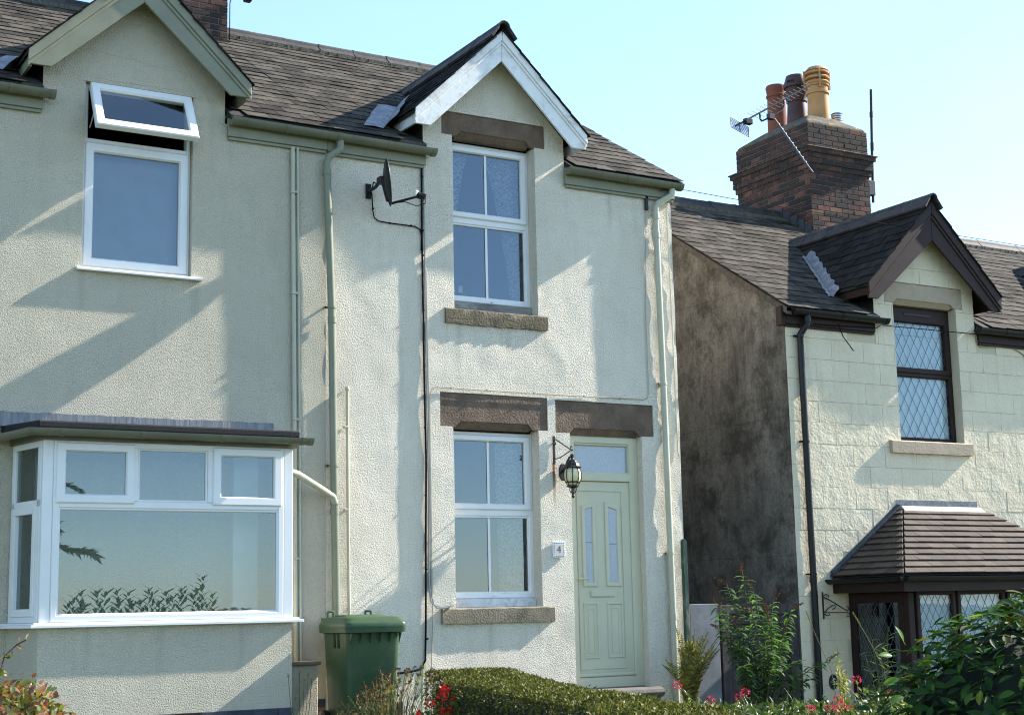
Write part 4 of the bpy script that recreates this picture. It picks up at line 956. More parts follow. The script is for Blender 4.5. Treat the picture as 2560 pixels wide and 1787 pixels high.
for k in range(4):
    an = k*math.pi/2+.4; MB().box(-.05, .05, -.012, .012, -.02, .02).build('pot_slot', M_DARK, ch5).matrix_basis = Matrix.Translation((14.87+.174*math.cos(an), 3.66+.174*math.sin(an), 8.70)) @ Matrix.Rotation(an+math.pi/2, 4, 'Z')
tag(MB().lathe([(0.152, 7.9), (0.148, 8.3), (0.136, 8.62), (0.152, 8.63), (0.152, 8.66), (0.139, 8.67), (0.148, 8.74), (0.156, 8.78), (0.144, 8.81), (0.123, 8.81), (0.123, 8.6)], (14.87, 4.12, 0), 24, caps=False).build('chimney_pot', M_POTRED, ch5, smooth=True), 'plain red clay chimney pot at the back')
v_ = MB().lathe([(.07, 7.85), (.07, 8.04)], (15.27, 3.25, 0), 16)
for k in range(5): v_.lathe([(.085, 7.99+k*.035), (.085, 8.008+k*.035)], (15.27, 3.25, 0), 16)
v_.lathe([(.09, 8.165), (.06, 8.185)], (15.27, 3.25, 0), 16); v_.lathe([(.055, 8.0), (.055, 8.17)], (15.27, 3.25, 0), 12)
v_.build('flue_vent', M_GALV, ch5, smooth=True)
# chimney over the party wall of number 3
ch3 = brick_stack(H3, 4.62, 5.72, 3.02, 3.95, 7.42, 9.2, lambda z: 0)
MB().quad((4.6, 3.008, 7.3), (5.735, 3.008, 7.3), (5.735, 3.008, 7.52), (4.6, 3.008, 7.52)).build('apron_flashing', M_LEAD, ch3)
MB().quad((5.735, 3.0, 7.25), (5.735, 3.6, 7.6), (5.735, 3.6, 7.75), (5.735, 3.0, 7.55)).build('side_flashing', M_LEAD, ch3)

# bay with tiled roof
EZ, ER = 1.275, 2.04
bx0, bx1, by = 11.97, 14.92, -.92
ex0, ex1, ey = 11.73, 15.16, -1.13; tx0, tx1, ty = 12.80, 14.08, -.09
BAY5 = MB().box(bx0, bx1, by, -.006, 1.10, 1.255).build('bay_window', M_BROWN, H5)
MB().quad((ex0, ey, EZ-.03), (ex1, ey, EZ-.03), (ex1, -.004, EZ-.03), (ex0, -.004, EZ-.03)).build('bay_soffit', M_BROWN, BAY5)
dk = MB()
dk.quad((ex0, ey, EZ-.004), (ex1, ey, EZ-.004), (tx1, ty, ER-.004), (tx0, ty, ER-.004)); dk.quad((ex0, -.003, EZ-.004), (ex0, ey, EZ-.004), (tx0, ty, ER-.004), (tx0, -.003, ER-.004)); dk.quad((ex1, ey, EZ-.004), (ex1, -.003, EZ-.004), (tx1, -.003, ER-.004), (tx1, ty, ER-.004))
BR = dk.build('bay_roof', M_DECK, BAY5)
def tile_slope(o, along, up, poly, gauge, w_, rows, parent, mat, lift=.020, t=.014):
    o, along, up = Vector(o), Vector(along).normalized(), Vector(up).normalized(); n_ = along.cross(up).normalized()
    if n_.z < 0: n_ = -n_
    us = [p[0] for p in poly]
    def keepin(P):
        m = len(poly)
        cx_ = sum(p[0] for p in poly)/m; cz_ = sum(p[1] for p in poly)/m
        for i in range(m):
            (ax, az), (bx_, bz) = poly[i], poly[(i+1) % m]; a, b = bz-az, -(bx_-ax); c = a*ax+b*az
            if a*cx_+b*cz_ > c: a, b, c = -a, -b, -c
            P = clip(P, a, b, c)
            if len(P) < 3: return []
        return P
    for r_ in range(rows):
        u = min(us)-w_+(w_*.5 if r_ % 2 else 0)+rnd(-.004, .004)
        while u < max(us):
            P = keepin([(u+.0015, r_*gauge), (u+w_-.0015, r_*gauge), (u+w_-.0015, (r_+1)*gauge+.03), (u+.0015, (r_+1)*gauge+.03)]); u += w_
            if len(P) < 3: continue
            q = rnd(-.002, .004)
            pts = [o+along*a+up*b+n_*(.004+(lift+q)*(1-(b-r_*gauge)/gauge)) for a, b in P]
            MB().prism(pts, n_*t).build('tile', mat, parent)
Lf = math.hypot(ty-ey, ER-EZ); upf = Vector((0, ty-ey, ER-EZ)); Ll = math.hypot(tx0-ex0, ER-EZ); upl = Vector((tx0-ex0, 0, ER-EZ))
tile_slope((ex0, ey, EZ), (1, 0, 0), upf, [(0, 0), (ex1-ex0, 0), (tx1-ex0, Lf), (tx0-ex0, Lf)], Lf/11, .20, 11, BR, M_TILE)
tile_slope((ex0, -.004, EZ), (0, -1, 0), upl, [(0.02, 0), (-ey-.004, 0), (-ty-.004, Ll), (0.02, Ll)], Ll/11, .20, 11, BR, M_TILE)
MB().prism([(tx0-.03, ty-.10, ER-.055), (tx1+.03, ty-.10, ER-.055), (tx1, ty+.02, ER+.045), (tx0, ty+.02, ER+.045)], (0, -.004, .006)).build('lead_apron', simple('pale_lead', (.36, .33, .31), .6, .15, 10, (.3, .28, .27), 8, .5, .4, .004, 30), BR)
MB().box(tx0-.02, tx1+.02, -.012, -.004, ER+.02, ER+.125).build('wall_flashing', M_LEAD, BR)
MB().prism([(tx0-.02, -.012, ER+.075), (tx0-.02, -.012, ER+.0), (ex0-.02, -.012, EZ+.0), (ex0-.02, -.012, EZ+.035)], (0, .007, 0)).build('wall_flashing', M_LEAD, BR)
for k in range(16):
    t_ = (k+.5)/16; x = ex0+(tx0-ex0)*t_; z = EZ+(ER-EZ)*t_
    MB().prism([(x-.035, -.016, z+.0), (x+.035, -.016, z+.05), (x+.02, -.016, z+.10), (x-.05, -.016, z+.05)], (0, -.05, -.012)).build('cover_flashing', M_LEADDARK, BR)
half_pipe(MB(), ex0-.03, ex1+.03, ey-.045, EZ-.015, .055).build('gutter', M_BLACK, BAY5, smooth=True)
gl_ = MB(); arcs = [[(ex0-.045+.055*math.cos(math.pi*k/10), y, EZ-.015-.055*math.sin(math.pi*k/10)) for k in range(11)] for y in (ey-.04, -.01)]
gl_.loops(arcs, caps=True).build('gutter', M_BLACK, BAY5, smooth=True)
MB().box(ex0, ex1, ey+.012, ey+.035, EZ-.17, EZ-.032).build('fascia_board', M_BROWN, BAY5); MB().box(ex0+.012, ex0+.035, ey+.036, -.01, EZ-.17, EZ-.032).build('fascia_board', M_BROWN, BAY5)
for x0_, x1_ in ((bx0, bx0+.085), (bx1-.085, bx1)): MB().box(x0_, x1_, by, by+.09, -.35, 1.10).build('corner_post', M_BROWN, BAY5, bevel=.005)
MB().box(bx0, bx1, by+.01, -.006, -1.3, -.351).build('bay_base', M_IVORY, BAY5)
ff = MB().box(bx0+.086, bx1-.086, by+.006, by+.07, 1.118, 1.135)
for a, b in ((12.085, 12.672), (12.70, 13.447), (13.478, 14.22), (14.25, 14.83)):
    MB().ring(rect(a, b, -.30, 1.118), .045, by-.012, by+.05, .007, .014).build('casement', M_BROWN, BAY5)
    pane(a+.05, b-.05, -.25, 1.07, by+.016, BAY5, M_GLASS5); lattice(BAY5, a+.058, b-.058, -.24, 1.062, by+.0115, 5, M_LEADING, .004)
MB().box(bx0+.09, bx1-.09, by+.06, by+.064, -.3, 1.1).build('net_blind', M_BLIND, BAY5)
# left flank: brown frame, dark leaded glass
fk = MB(); fk.box(bx0-.004, bx0+.06, by+.091, by+.16, -.35, 1.099); fk.box(bx0-.004, bx0+.06, -.10, -.006, -.35, 1.099); fk.box(bx0-.004, bx0+.06, by+.161, -.101, .99, 1.099); fk.box(bx0-.004, bx0+.06, by+.161, -.101, -.35, -.25)
fk.build('side_frame', M_BROWN, BAY5, bevel=.004)
sp_ = MB().box(bx0+.018, bx0+.024, by+.15, -.09, -.26, 1.0).build('pane', M_GLASS, BAY5)
lattice(BAY5, by+.165, -.105, -.24, .985, 0, 6, M_LEADING, .003, yfun=lambda v: (bx0+.012+v[1]*.5, v[0], v[2]))
MB().box(bx0+.10, bx0+.104, by+.17, -.1, -.3, 1.1).build('dark_curtain', simple('dark_curtain', (.03, .027, .024), .9, .4, 14, stretch=(1, 6, .3)), BAY5)
# ------------------------------------------------------------------ things fixed to the walls
def text_mesh(txt, size, M, mat, parent, name, depth=.0008):
    cu = bpy.data.curves.new(name, 'FONT'); cu.body = txt; cu.size = size; cu.extrude = depth; cu.align_x = 'CENTER'; cu.align_y = 'CENTER'
    to = bpy.data.objects.new(name, cu); COL.objects.link(to); bpy.context.view_layer.update()
    me = bpy.data.meshes.new_from_object(to.evaluated_get(bpy.context.evaluated_depsgraph_get())); bpy.data.objects.remove(to)
    me.materials.clear(); me.materials.append(mat); me.transform(M); return link(bpy.data.objects.new(name, me), parent)
UPR = Matrix.Rotation(math.pi/2, 4, 'X')
# satellite dish
SD = thing('satellite_dish', 'black satellite dish on wall bracket below the gutter of the cream house', 'satellite dish', (6.075, -.01, 5.03))
n_ = Vector((.90, -.35, .10)).normalized(); a_ = n_.cross(Vector((0, 0, 1))).normalized(); b_ = a_.cross(n_); cd = Vector((6.135, -.34, 5.045))
dm = MB(); K_, Q_ = 36, 7; dm.v.append(tuple(cd-n_*.048))
for q in range(1, Q_+1):
    r = q/Q_
    for k in range(K_):
        an = 2*math.pi*k/K_; dm.v.append(tuple(cd+a_*(.205*r*math.cos(an))+b_*(.228*r*math.sin(an)*(1.0 if math.sin(an) > 0 else 1.02))-n_*.048*(1-r*r)))
dm.f = [(0, 1+k, 1+(k+1) % K_) for k in range(K_)]+[(1+(q-1)*K_+k, 1+q*K_+k, 1+q*K_+(k+1) % K_, 1+(q-1)*K_+(k+1) % K_) for q in range(1, Q_) for k in range(K_)]
do = dm.build('reflector', M_BLACK, SD, smooth=True); so_ = do.modifiers.new('s', 'SOLIDIFY'); so_.thickness = .006
MB().box(6.045, 6.105, -.016, -.004, 4.955, 5.105).build('wall_plate', M_BLACK, SD, bevel=.004)
MB().tube([(6.075, -.01, 5.03), (6.075, -.17, 5.03), (6.085, -.22, 5.06), (6.095, -.26, 5.08)], .018, 10).build('bracket_arm', M_IRON, SD, smooth=True)
MB().box(6.06, 6.115, -.31, -.22, 5.04, 5.11).build('clamp', M_BLACK, SD, bevel=.008)
bk = cd-n_*.05; MB().prism([bk+b_*.06-a_*.03, bk+b_*.06+a_*.03, bk-b_*.19+a_*.015+n_*.035, bk-b_*.19-a_*.015+n_*.035], -n_*.03).build('back_strut', M_BLACK, SD, bevel=.006)
arm0 = cd-b_*.215-n_*.02; lnb = Vector((6.40, -.50, 4.905))
MB().tube([arm0, arm0+(lnb-arm0)*.85, lnb-Vector((.01, 0, .03)), lnb], .013, 8).build('feed_arm', M_BLACK, SD, smooth=True)
ld_ = (cd-lnb).normalized(); MB().lathe([(.016, -.045), (.03, -.04), (.03, .01), (.02, .02), (.02, .04)], lnb, 14, ld_).build('receiver', M_BLACK, SD, smooth=True)
MB().lathe([(.021, .041), (.034, .045), (.034, .06), (.02, .07)], lnb, 14, ld_).build('receiver_cap', simple('white_plastic', (.75, .75, .74), .4), SD, smooth=True)
MB().tube([lnb-ld_*.04, lnb+Vector((.03, -.02, -.08)), lnb+Vector((-.05, 0, -.11)), arm0+(lnb-arm0)*.5-Vector((0, 0, .02)), arm0+(lnb-arm0)*.1], .0045, 6).build('lead_cable', M_CABLEB, SD, smooth=True)
# cables
def cable(name, label, paths, cat='cable'):
    t_ = None; first = None
    for pth, r, m_ in paths:
        o = MB().tube(pth, r, 6).build(name, m_, first, smooth=True)
        if first is None: first = o
    if len(paths) > 1:
        pass
    return tag(first, label, cat)
def clipdots(pts, m_, parent):
    for p in pts: MB().box(p[0]-.008, p[0]+.008, p[1]-.010, p[1]+.006, p[2]-.008, p[2]+.008).build('cable_clip', m_, parent)
cb = cable('cable_bundle', 'black and grey cables running full height down the cream wall', [
    ([(6.655, -.012, 5.40), (6.652, -.016, 5.0), (6.648, -.017, 4.6), (6.653, -.017, 4.1), (6.655, -.017, 3.3), (6.665, -.017, 2.4), (6.652, -.017, 1.7), (6.642, -.017, .9), (6.632, -.017, .55), (6.58, -.017, .47), (6.47, -.017, .452), (6.30, -.017, .44), (6.1, -.017, .42)], .0105, M_CABLEB),
    ([(6.675, -.012, 5.38), (6.676, -.018, 4.6), (6.676, -.018, 4.0), (6.680, -.018, 3.0), (6.690, -.018, 2.3), (6.682, -.018, 1.5), (6.683, -.018, 1.2), (6.70, -.02, 1.09), (6.76, -.03, 1.03), (6.86, -.062, 1.036), (6.95, -.04, 1.075), (6.98, .02, 1.09), (6.99, .12, 1.1)], .008, M_CABLEG),
    ([(6.690, -.012, 4.3), (6.694, -.016, 3.6), (6.70, -.016, 3.0), (6.704, -.016, 2.2), (6.700, -.016, 1.4), (6.705, -.016, 1.15), (6.73, -.024, 1.06), (6.80, -.03, 1.04), (6.88, -.066, 1.05), (6.96, -.03, 1.09)], .007, M_CABLEG)])
clipdots([(6.653, -.02, z) for z in (5.25, 4.7, 4.45, 3.9, 3.35, 2.75, 2.1, 1.4, .75)], M_CABLEB, cb)
dcb = cable('dish_cable', 'thin black cable looping from satellite dish to the cable bundle', [([(6.095, -.20, 5.05), (6.09, -.10, 5.10), (6.10, -.02, 5.03), (6.112, -.014, 4.99), (6.119, -.014, 4.84), (6.135, -.014, 4.775), (6.174, -.014, 4.745), (6.30, -.014, 4.737), (6.45, -.014, 4.736), (6.577, -.014, 4.735), (6.63, -.014, 4.71), (6.645, -.014, 4.66), (6.64, -.014, 4.5)], .0065, M_CABLEB)])
clipdots([(6.30, -.016, 4.737), (6.53, -.016, 4.736), (6.12, -.016, 4.86)], M_CABLEB, dcb)
wc = cable('wall_cable', 'thin cream cable running above the two stone lintels', [([(6.690, -.011, .30), (6.715, -.012, .87), (6.718, -.012, 1.6), (6.715, -.012, 2.54), (6.716, -.012, 3.05), (6.735, -.012, 3.12), (6.775, -.012, 3.152), (7.2, -.012, 3.15), (7.9, -.012, 3.15), (8.6, -.012, 3.152), (9.24, -.012, 3.155), (9.30, -.012, 3.175), (9.318, -.012, 3.23), (9.317, -.012, 4.07), (9.345, -.012, 4.7), (9.367, -.012, 5.15), (9.37, -.012, 5.24)], .0048, M_CABLEW)])
clipdots([(x, -.012, 3.152) for x in (6.95, 7.35, 7.9, 8.5, 8.95)], M_CABLEG, wc)
jb = MB().box(9.355, 9.395, -.03, -.004, 5.225, 5.40).build('junction_box', M_BLACK, None, bevel=.004); tag(jb, 'small black junction box beneath the right gutter', 'junction box')
ew = cable('end_cable', 'thin cream cable beside the right downpipe at the house corner', [([(9.64, -.012, 5.30), (9.655, -.012, 4.3), (9.665, -.012, 3.3), (9.67, -.012, 2.62), (9.69, -.012, 2.56)], .0055, M_PALEPIPE)])
cable('telephone_wire', 'thin dark wire crossing the sky towards the chimney', [([(9.52, -.07, 5.44), (9.60, -.09, 5.47), (9.847, -.1, 5.485), (10.648, -.1, 5.462), (14.066, -.1, 5.42), (15.284, -.1, 5.41), (20, -.1, 5.40)], .0038, M_CABLEB)], 'wire')
cable('gutter_wire', 'thin dark wire stretched across the upstairs leaded window', [([(11.62, -.062, 4.14), (12.05, -.065, 4.15), (12.60, -.06, 4.17), (12.651, -.06, 4.205), (13.453, -.06, 4.21), (14.31, -.06, 4.213)], .0055, M_CABLEB), ([(11.99, -.07, 4.17), (12.02, -.10, 4.02), (12.16, -.10, 3.87), (12.18, -.10, 3.86)], .006, M_CABLEB)], 'wire')
cable('looped_cable', 'pale cable looping under the right-hand gutter of the ivory house', [([(14.345, -.02, 4.36), (14.28, -.014, 4.24), (14.30, -.012, 4.13), (14.36, -.012, 4.07), (14.52, -.012, 4.085), (14.67, -.012, 4.09), (14.82, -.012, 4.10), (14.94, -.012, 4.088), (15.05, -.012, 4.05), (15.11, -.012, 4.02), (15.2, -.012, 3.85)], .007, simple('olive_cable', (.32, .30, .18), .5))])
cd_ = MB().tube([(5.84, -.024, 3.07), (5.838, -.026, 2.5), (5.845, -.026, 1.3), (5.86, -.026, .1)], .016, 10).build('conduit', M_PALEPIPE, None, smooth=True); tag(cd_, 'cream conduit pipe rising behind the green bin', 'pipe')
MB().lathe([(.016, 3.06), (.022, 3.07), (.022, 3.09), (.012, 3.105)], (5.84, -.024, 0), 10).build('conduit_cap', M_PALEPIPE, cd_, smooth=True)
for z in (2.72, 1.95): MB().box(5.80, 5.845, -.046, -.004, z-.01, z+.01).build('pipe_clip', M_PALEPIPE, cd_, bevel=.003)
# wall lantern
LN = thing('wall_lantern', 'black wall lantern with cream ribbed glass beside green door', 'lantern', (8.215, -.01, 2.36)); lc = Vector((8.205, -.215, 0))
MB().prism([(8.215+.052*math.cos(k*math.pi/4+.39)*1.0, -.03, 2.362+.092*math.sin(k*math.pi/4+.39)) for k in range(8)], (0, .022, 0)).build('back_plate', M_IRON, LN, bevel=.006)
MB().tube([(8.215, -.03, 2.37), (8.213, -.07, 2.40), (8.212, -.11, 2.46), (8.209, -.16, 2.50), (8.205, -.205, 2.505), (8.205, -.215, 2.47)], [.014, .012, .011, .010, .010, .012], 10).build('arm', M_IRON, LN, smooth=True)
MB().tube([(8.215, -.05, 2.36), (8.212, -.10, 2.36), (8.21, -.13, 2.35)], .012, 8).build('arm_stub', M_IRON, LN, smooth=True)
MB().lathe([(.008, 2.53), (.02, 2.52), (.02, 2.50), (.012, 2.49), (.016, 2.475), (.045, 2.462), (.05, 2.445), (.065, 2.435), (.075, 2.405), (.095, 2.392), (.088, 2.385), (.02, 2.385)], lc, 8).build('cap', M_IRON, LN)
MB().lathe([(0.0609, 2.386), (0.0766, 2.365), (0.0844, 2.325), (0.0818, 2.28), (0.0679, 2.245), (0.0478, 2.215)], lc, 24).build('globe', M_GLOBE, LN, smooth=True)
for k in range(8):
    an = k*math.pi/4+.2; MB().tube([lc+Vector((r*math.cos(an), r*math.sin(an), z)) for r, z in ((0.0653, 2.388), (0.0809, 2.365), (0.0887, 2.325), (0.0861, 2.28), (0.0731, 2.247), (0.0522, 2.212))], .0042, 6).build('rib', M_IRON, LN, smooth=True)
MB().lathe([(0.0705, 2.251), (0.0757, 2.247), (0.0696, 2.238), (0.0661, 2.242)], lc, 24).build('band', M_IRON, LN, smooth=True)
MB().lathe([(0.0478, 2.214), (0.0644, 2.208), (0.0644, 2.200), (0.0391, 2.190), (0.0348, 2.186), (0.0000, 2.186)], lc, 16).build('gallery', M_IRON, LN, smooth=True)
for k in range(4):
    an = k*math.pi/2+.5; MB().tube([lc+Vector((r*math.cos(an), r*math.sin(an), z)) for r, z in ((0.0365, 2.188), (0.0374, 2.165), (0.0261, 2.145), (0.0104, 2.138))], .005, 6).build('scroll', M_IRON, LN, smooth=True)
MB().lathe([(0.0104, 2.186), (0.0078, 2.14), (0.0157, 2.132), (0.0087, 2.122), (0.0157, 2.108), (0.0104, 2.093), (0.0017, 2.084)], lc, 12).build('finial', M_IRON, LN, smooth=True)
def scroll(c, r0, r1, a0, a1, plane='YZ', n=14):
    out = []
    for k in range(n+1):
        t = k/n; r = r0+(r1-r0)*t; an = a0+(a1-a0)*t; u, v = r*math.cos(an), r*math.sin(an)
        out.append(Vector(c)+(Vector((0, u, v)) if plane == 'YZ' else Vector((u, 0, v))))
    return out
BB = thing('basket_bracket', 'rusting black hanging basket bracket above the lantern', 'bracket', (8.12, -.008, 2.44))
MB().box(8.106, 8.134, -.016, -.007, 2.44, 2.726).build('back_bar', M_IRON, BB, bevel=.002)
MB().tube([(8.12, -.016, 2.675)]+[(8.12, -.03, 2.69)]+[(8.125, -.05-.26*t, 2.685-.125*t) for t in (0, .3, .6, 1)]+scroll((8.13, -.325, 2.575), .03, .012, -2.4, 3.0), .0055, 6).build('strut', M_IRON, BB, smooth=True)
MB().tube([(8.12, -.016, 2.50), (8.12, -.05, 2.492), (8.123, -.12, 2.498), (8.127, -.22, 2.525), (8.13, -.30, 2.548)], .0055, 6).build('strut', M_IRON, BB, smooth=True)
MB().tube(scroll((8.12, -.03, 2.655), .028, .014, 1.2, -3.2), .006, 6).build('scroll', M_IRON, BB, smooth=True)
# house number tiles
NP = thing('house_number_tile', 'cream ceramic tile with blue border and number 4 beside green door', 'number tile', (8.143, -.012, 1.51))
MB().box(8.075, 8.212, -.021, -.003, 1.508, 1.664).build('tile', M_PLBORDER, NP, bevel=.002)
MB().box(8.098, 8.190, -.0218, -.0205, 1.534, 1.638).build('tile_field', M_PLAQUE, NP)
text_mesh('4', .105, Matrix.Translation((8.144, -.0224, 1.585)) @ UPR, M_NAVY, NP, 'numeral')
bd_ = MB()
for k in range(6):
    for z in (1.513, 1.643):
        x = 8.083+k*.0215; bd_.prism([(x, -.0222, z), (x+.012, -.0222, z+rnd(0, .005)), (x+.014, -.0222, z+.012), (x+.004, -.0222, z+rnd(.008, .015))], (0, .001, 0))
for k in range(5):
    for x in (8.079, 8.194):
        z = 1.535+k*.021; bd_.prism([(x, -.0222, z), (x+.012, -.0222, z+rnd(0, .004)), (x+.013, -.0222, z+.012), (x+.003, -.0222, z+rnd(.008, .014))], (0, .001, 0))
bd_.build('tile_border', M_NAVY, NP)
N5 = thing('house_number_plate', 'oval black plate with white number 5 on ivory wall', 'number plate', (11.67, -.01, .08))
MB().prism([(11.67+.062*math.cos(k*math.pi/14), -.018, .145+.082*math.sin(k*math.pi/14)) for k in range(28)], (0, .012, 0)).build('plate', M_SLATEPLATE, N5, bevel=.003)
text_mesh('5', .10, Matrix.Translation((11.672, -.0195, .145)) @ UPR, M_WHITE, N5, 'numeral')
HB = thing('basket_bracket', 'black scrolled hanging basket bracket on ivory wall beside black downpipe', 'bracket', (11.58, -.008, .83))
MB().box(11.573, 11.588, -.02, -.006, .828, 1.124).build('back_bar', M_IRON, HB, bevel=.002)
def hp(pts): return [Vector((11.58+a*.55, -.012-a*.36, z)) for a, z in pts]
MB().tube(hp([(.0, 1.07), (.10, 1.04), (.22, .99), (.33, .94), (.40, .915), (.43, .93), (.42, .955), (.39, .96)]), .007, 6).build('strut', M_IRON, HB, smooth=True)
MB().tube(hp([(.02, .90), (.15, .898), (.30, .896), (.40, .895), (.44, .88), (.43, .855), (.39, .855)]), .006, 6).build('strut', M_IRON, HB, smooth=True)
MB().tube(hp([(.02, .90), (.08, .945), (.16, .975), (.22, .985), (.20, .95), (.15, .93)]), .006, 6).build('brace', M_IRON, HB, smooth=True)
MB().tube(hp([(.02, 1.085), (.06, 1.10), (.10, 1.085), (.09, 1.06)]), .006, 6).build('scroll', M_IRON, HB, smooth=True)
MB().tube(hp([(.02, .885), (.06, .865), (.10, .87), (.09, .89)]), .006, 6).build('scroll', M_IRON, HB, smooth=True)
# aerial on the right chimney, and the mast beside it
M_AERIAL = simple('dull_aluminium', (.13, .135, .14), .6, metal=.2)
AE = thing('television_aerial', 'grid-backed television aerial on angled pole in front of chimney pots', 'aerial', (14.1, 2.62, 7.05))
MB().tube([(14.20, 2.66, 6.98), (14.09, 2.625, 7.04), (13.52, 2.62, 7.645), (13.44, 2.62, 7.67)], .015, 8).build('pole', M_AERIAL, AE, smooth=True)
for k in range(9):
    t_ = .08+k*.1; MB().tube([(14.09-.57*t_, 2.62, 7.04+.605*t_), (14.09-.57*(t_+.02), 2.62, 7.04+.605*(t_+.02))], .021, 8).build('tape_band', simple('blue_tape', (.02, .10, .30), .5) if k == 0 else bpy.data.materials['blue_tape'], AE)
b0, b1 = Vector((12.82, 2.62, 7.445)), Vector((14.20, 2.62, 8.245))
MB().tube([b0, b1], .013, 8).build('boom', M_IRON, AE, smooth=True)
MB().tube([(13.26, 2.62, 7.70), (13.26, 2.62, 7.61), (13.29, 2.62, 7.585), (13.45, 2.62, 7.665), (13.66, 2.62, 7.80), (13.70, 2.62, 7.86), (13.70, 2.62, 7.955)], .014, 8).build('cradle', M_IRON, AE, smooth=True)
MB().box(13.40, 13.50, 2.585, 2.655, 7.63, 7.71).build('clamp', M_IRON, AE, bevel=.006)
for k in range(15):
    p = b0+(b1-b0)*(.24+.76*k/14); l = .17-.004*k; d_ = Vector((.9, -.25, -.36)).normalized(); MB().tube([p-d_*l*.62, p+d_*l*.62], .0038, 5).build('element', M_AERIAL, AE)
gr_ = MB(); gx = Vector((.95, .0, -.31)).normalized(); gzv = Vector((.02, .1, 1)).normalized(); g0 = Vector((12.745, 2.62, 7.42)); 
for k in range(8): a = g0+gzv*(.145*k/7); gr_.tube([a, a+gx*.32], .006, 5)
for k in range(3): a = g0+gx*(.16*k); gr_.tube([a, a+gzv*.145], .008, 5)
gr_.build('reflector_grid', M_AERIAL, AE)
MB().box(12.98, 13.10, 2.58, 2.66, 7.50, 7.58).build('dipole_box', M_BLACK, AE, bevel=.008)
AM = thing('aerial_mast', 'tall thin dark pole bracketed to the right side of the chimney', 'mast', (15.62, 3.0, 6.8))
MB().tube([(15.655, 3.0, 6.80), (15.69, 3.0, 7.5), (15.75, 3.0, 8.55)], .021, 8).build('pole', M_IRON, AM, smooth=True)
MB().box(15.375, 15.68, 2.96, 3.04, 6.90, 7.12).build('wall_bracket', M_IRON, AM, bevel=.006)
MB().tube([(15.724, 3.0, 8.12), (15.728, 3.0, 8.2)], .027, 8).build('joint', M_IRON, AM); MB().tube([(15.70, 3.0, 7.6), (15.706, 3.0, 7.72)], .027, 8).build('joint', M_IRON, AM)
WR = cable('chimney_wire', 'thin aerial wire hanging beside the left brick chimney', [([(5.735, 3.005, 7.55), (5.735, 3.005, 8.0), (5.76, 2.99, 8.1), (5.87, 2.99, 8.13), (5.95, 2.99, 8.10)], .006, M_CABLEB)], 'wire')
MB().box(5.90, 5.99, 2.95, 3.03, 8.05, 8.12).build('wire_clamp', M_BLACK, WR, bevel=.01)
# ------------------------------------------------------------------ passage between the houses
GT = thing('garden_gate', 'dark weathered plank gate between the two houses', 'gate', (10.7, .06, -1.0))
for k in range(6):
    x = 10.30+k*.135; MB().box(x+.003, x+.132, .05+rnd(0, .008), .075, -1.0, .90+rnd(-.01, .01)).build('plank', M_OLDGATE, GT, bevel=.003)
for x in (10.175, 11.115): MB().box(x, x+.115, .02, .10, -1.1, .908).build('gate_post', M_OLDGATE, GT, bevel=.006)
MB().box(10.16, 11.235, .015, .105, .91, 1.005).build('gate_head', M_OLDGATE, GT, bevel=.006)
MB().box(10.30, 11.11, .030, .048, .80, .88).build('gate_rail', M_OLDGATE, GT, bevel=.004)
wb = MB().box(9.775, 10.150, .02, .04, -.9, 1.02).build('white_board', M_WHITEBOARD, None, bevel=.004); tag(wb, 'tall white painted board between house corner and dark gate', 'board')
gp_ = MB().prism([(9.655, -.06, -.3), (9.705, -.06, -.3), (9.705, -.06, 1.66), (9.68, -.06, 1.70), (9.655, -.06, 1.68)], (0, .048, 0)).build('timber_post', M_POSTGREEN, None, bevel=.003); tag(gp_, 'peeling green timber post against the corner of the cream house', 'post')
# ------------------------------------------------------------------ wheelie bin
WBN = thing('wheelie_bin', 'green wheelie bin standing against the cream house wall', 'bin', (5.72, -.55, -.03))
def rrect(w_, d_, r, z, n=5, oy=0):
    P = []
    for cx_, cy_, a0 in ((w_/2-r, d_/2-r, 0), (-w_/2+r, d_/2-r, math.pi/2), (-w_/2+r, -d_/2+r, math.pi), (w_/2-r, -d_/2+r, 1.5*math.pi)):
        for k in range(n+1): an = a0+k*math.pi/2/n; P.append((cx_+r*math.cos(an), cy_+r*math.sin(an)+oy, z))
    return P
bb_ = MB().loops([rrect(.43, .50, .05, 0.02), rrect(.445, .53, .055, .10), rrect(.495, .63, .06, .80), rrect(.50, .64, .06, .86), rrect(.50, .64, .06, .90), rrect(.47, .60, .05, .90), rrect(.42, .5, .05, .15)], caps=True)
lid_ = MB().loops([rrect(.565, .74, .05, .912, oy=-.015), rrect(.57, .745, .05, .935, oy=-.015), rrect(.555, .73, .05, .955, oy=-.015), rrect(.55, .72, .06, .958, oy=-.01), rrect(.53, .70, .07, .985, oy=0), rrect(.49, .65, .10, 1.003, oy=.01), rrect(.40, .45, .14, 1.007, oy=.03), rrect(.40, .38, .13, 1.022, oy=.05), rrect(.36, .33, .12, 1.024, oy=.05)], caps=True)
rim_ = MB().loops([rrect(.51, .65, .06, .865), rrect(.56, .735, .05, .872, oy=-.015), rrect(.565, .74, .05, .911, oy=-.015), rrect(.53, .63, .05, .911)], closed=True)
Mb = Matrix.Translation((5.725, -.56, -.035)) @ Matrix.Rotation(R(-4), 4, 'Z')
def xf(mb): mb.v = [tuple(Mb @ Vector(v)) for v in mb.v]; return mb
xf(bb_).build('body', M_BINGREEN, WBN, smooth=True); ldo = xf(lid_).build('lid', M_BINGREEN, WBN, smooth=True); xf(rim_).build('rim', M_BINGREEN, WBN, smooth=True)
for k in range(6):
    x = -.225+k*.09; xf(MB().prism([(x, -.325, .866), (x, -.375, .866), (x, -.318, .78)], (.007, 0, 0))).build('rim_rib', M_BINGREEN, WBN)
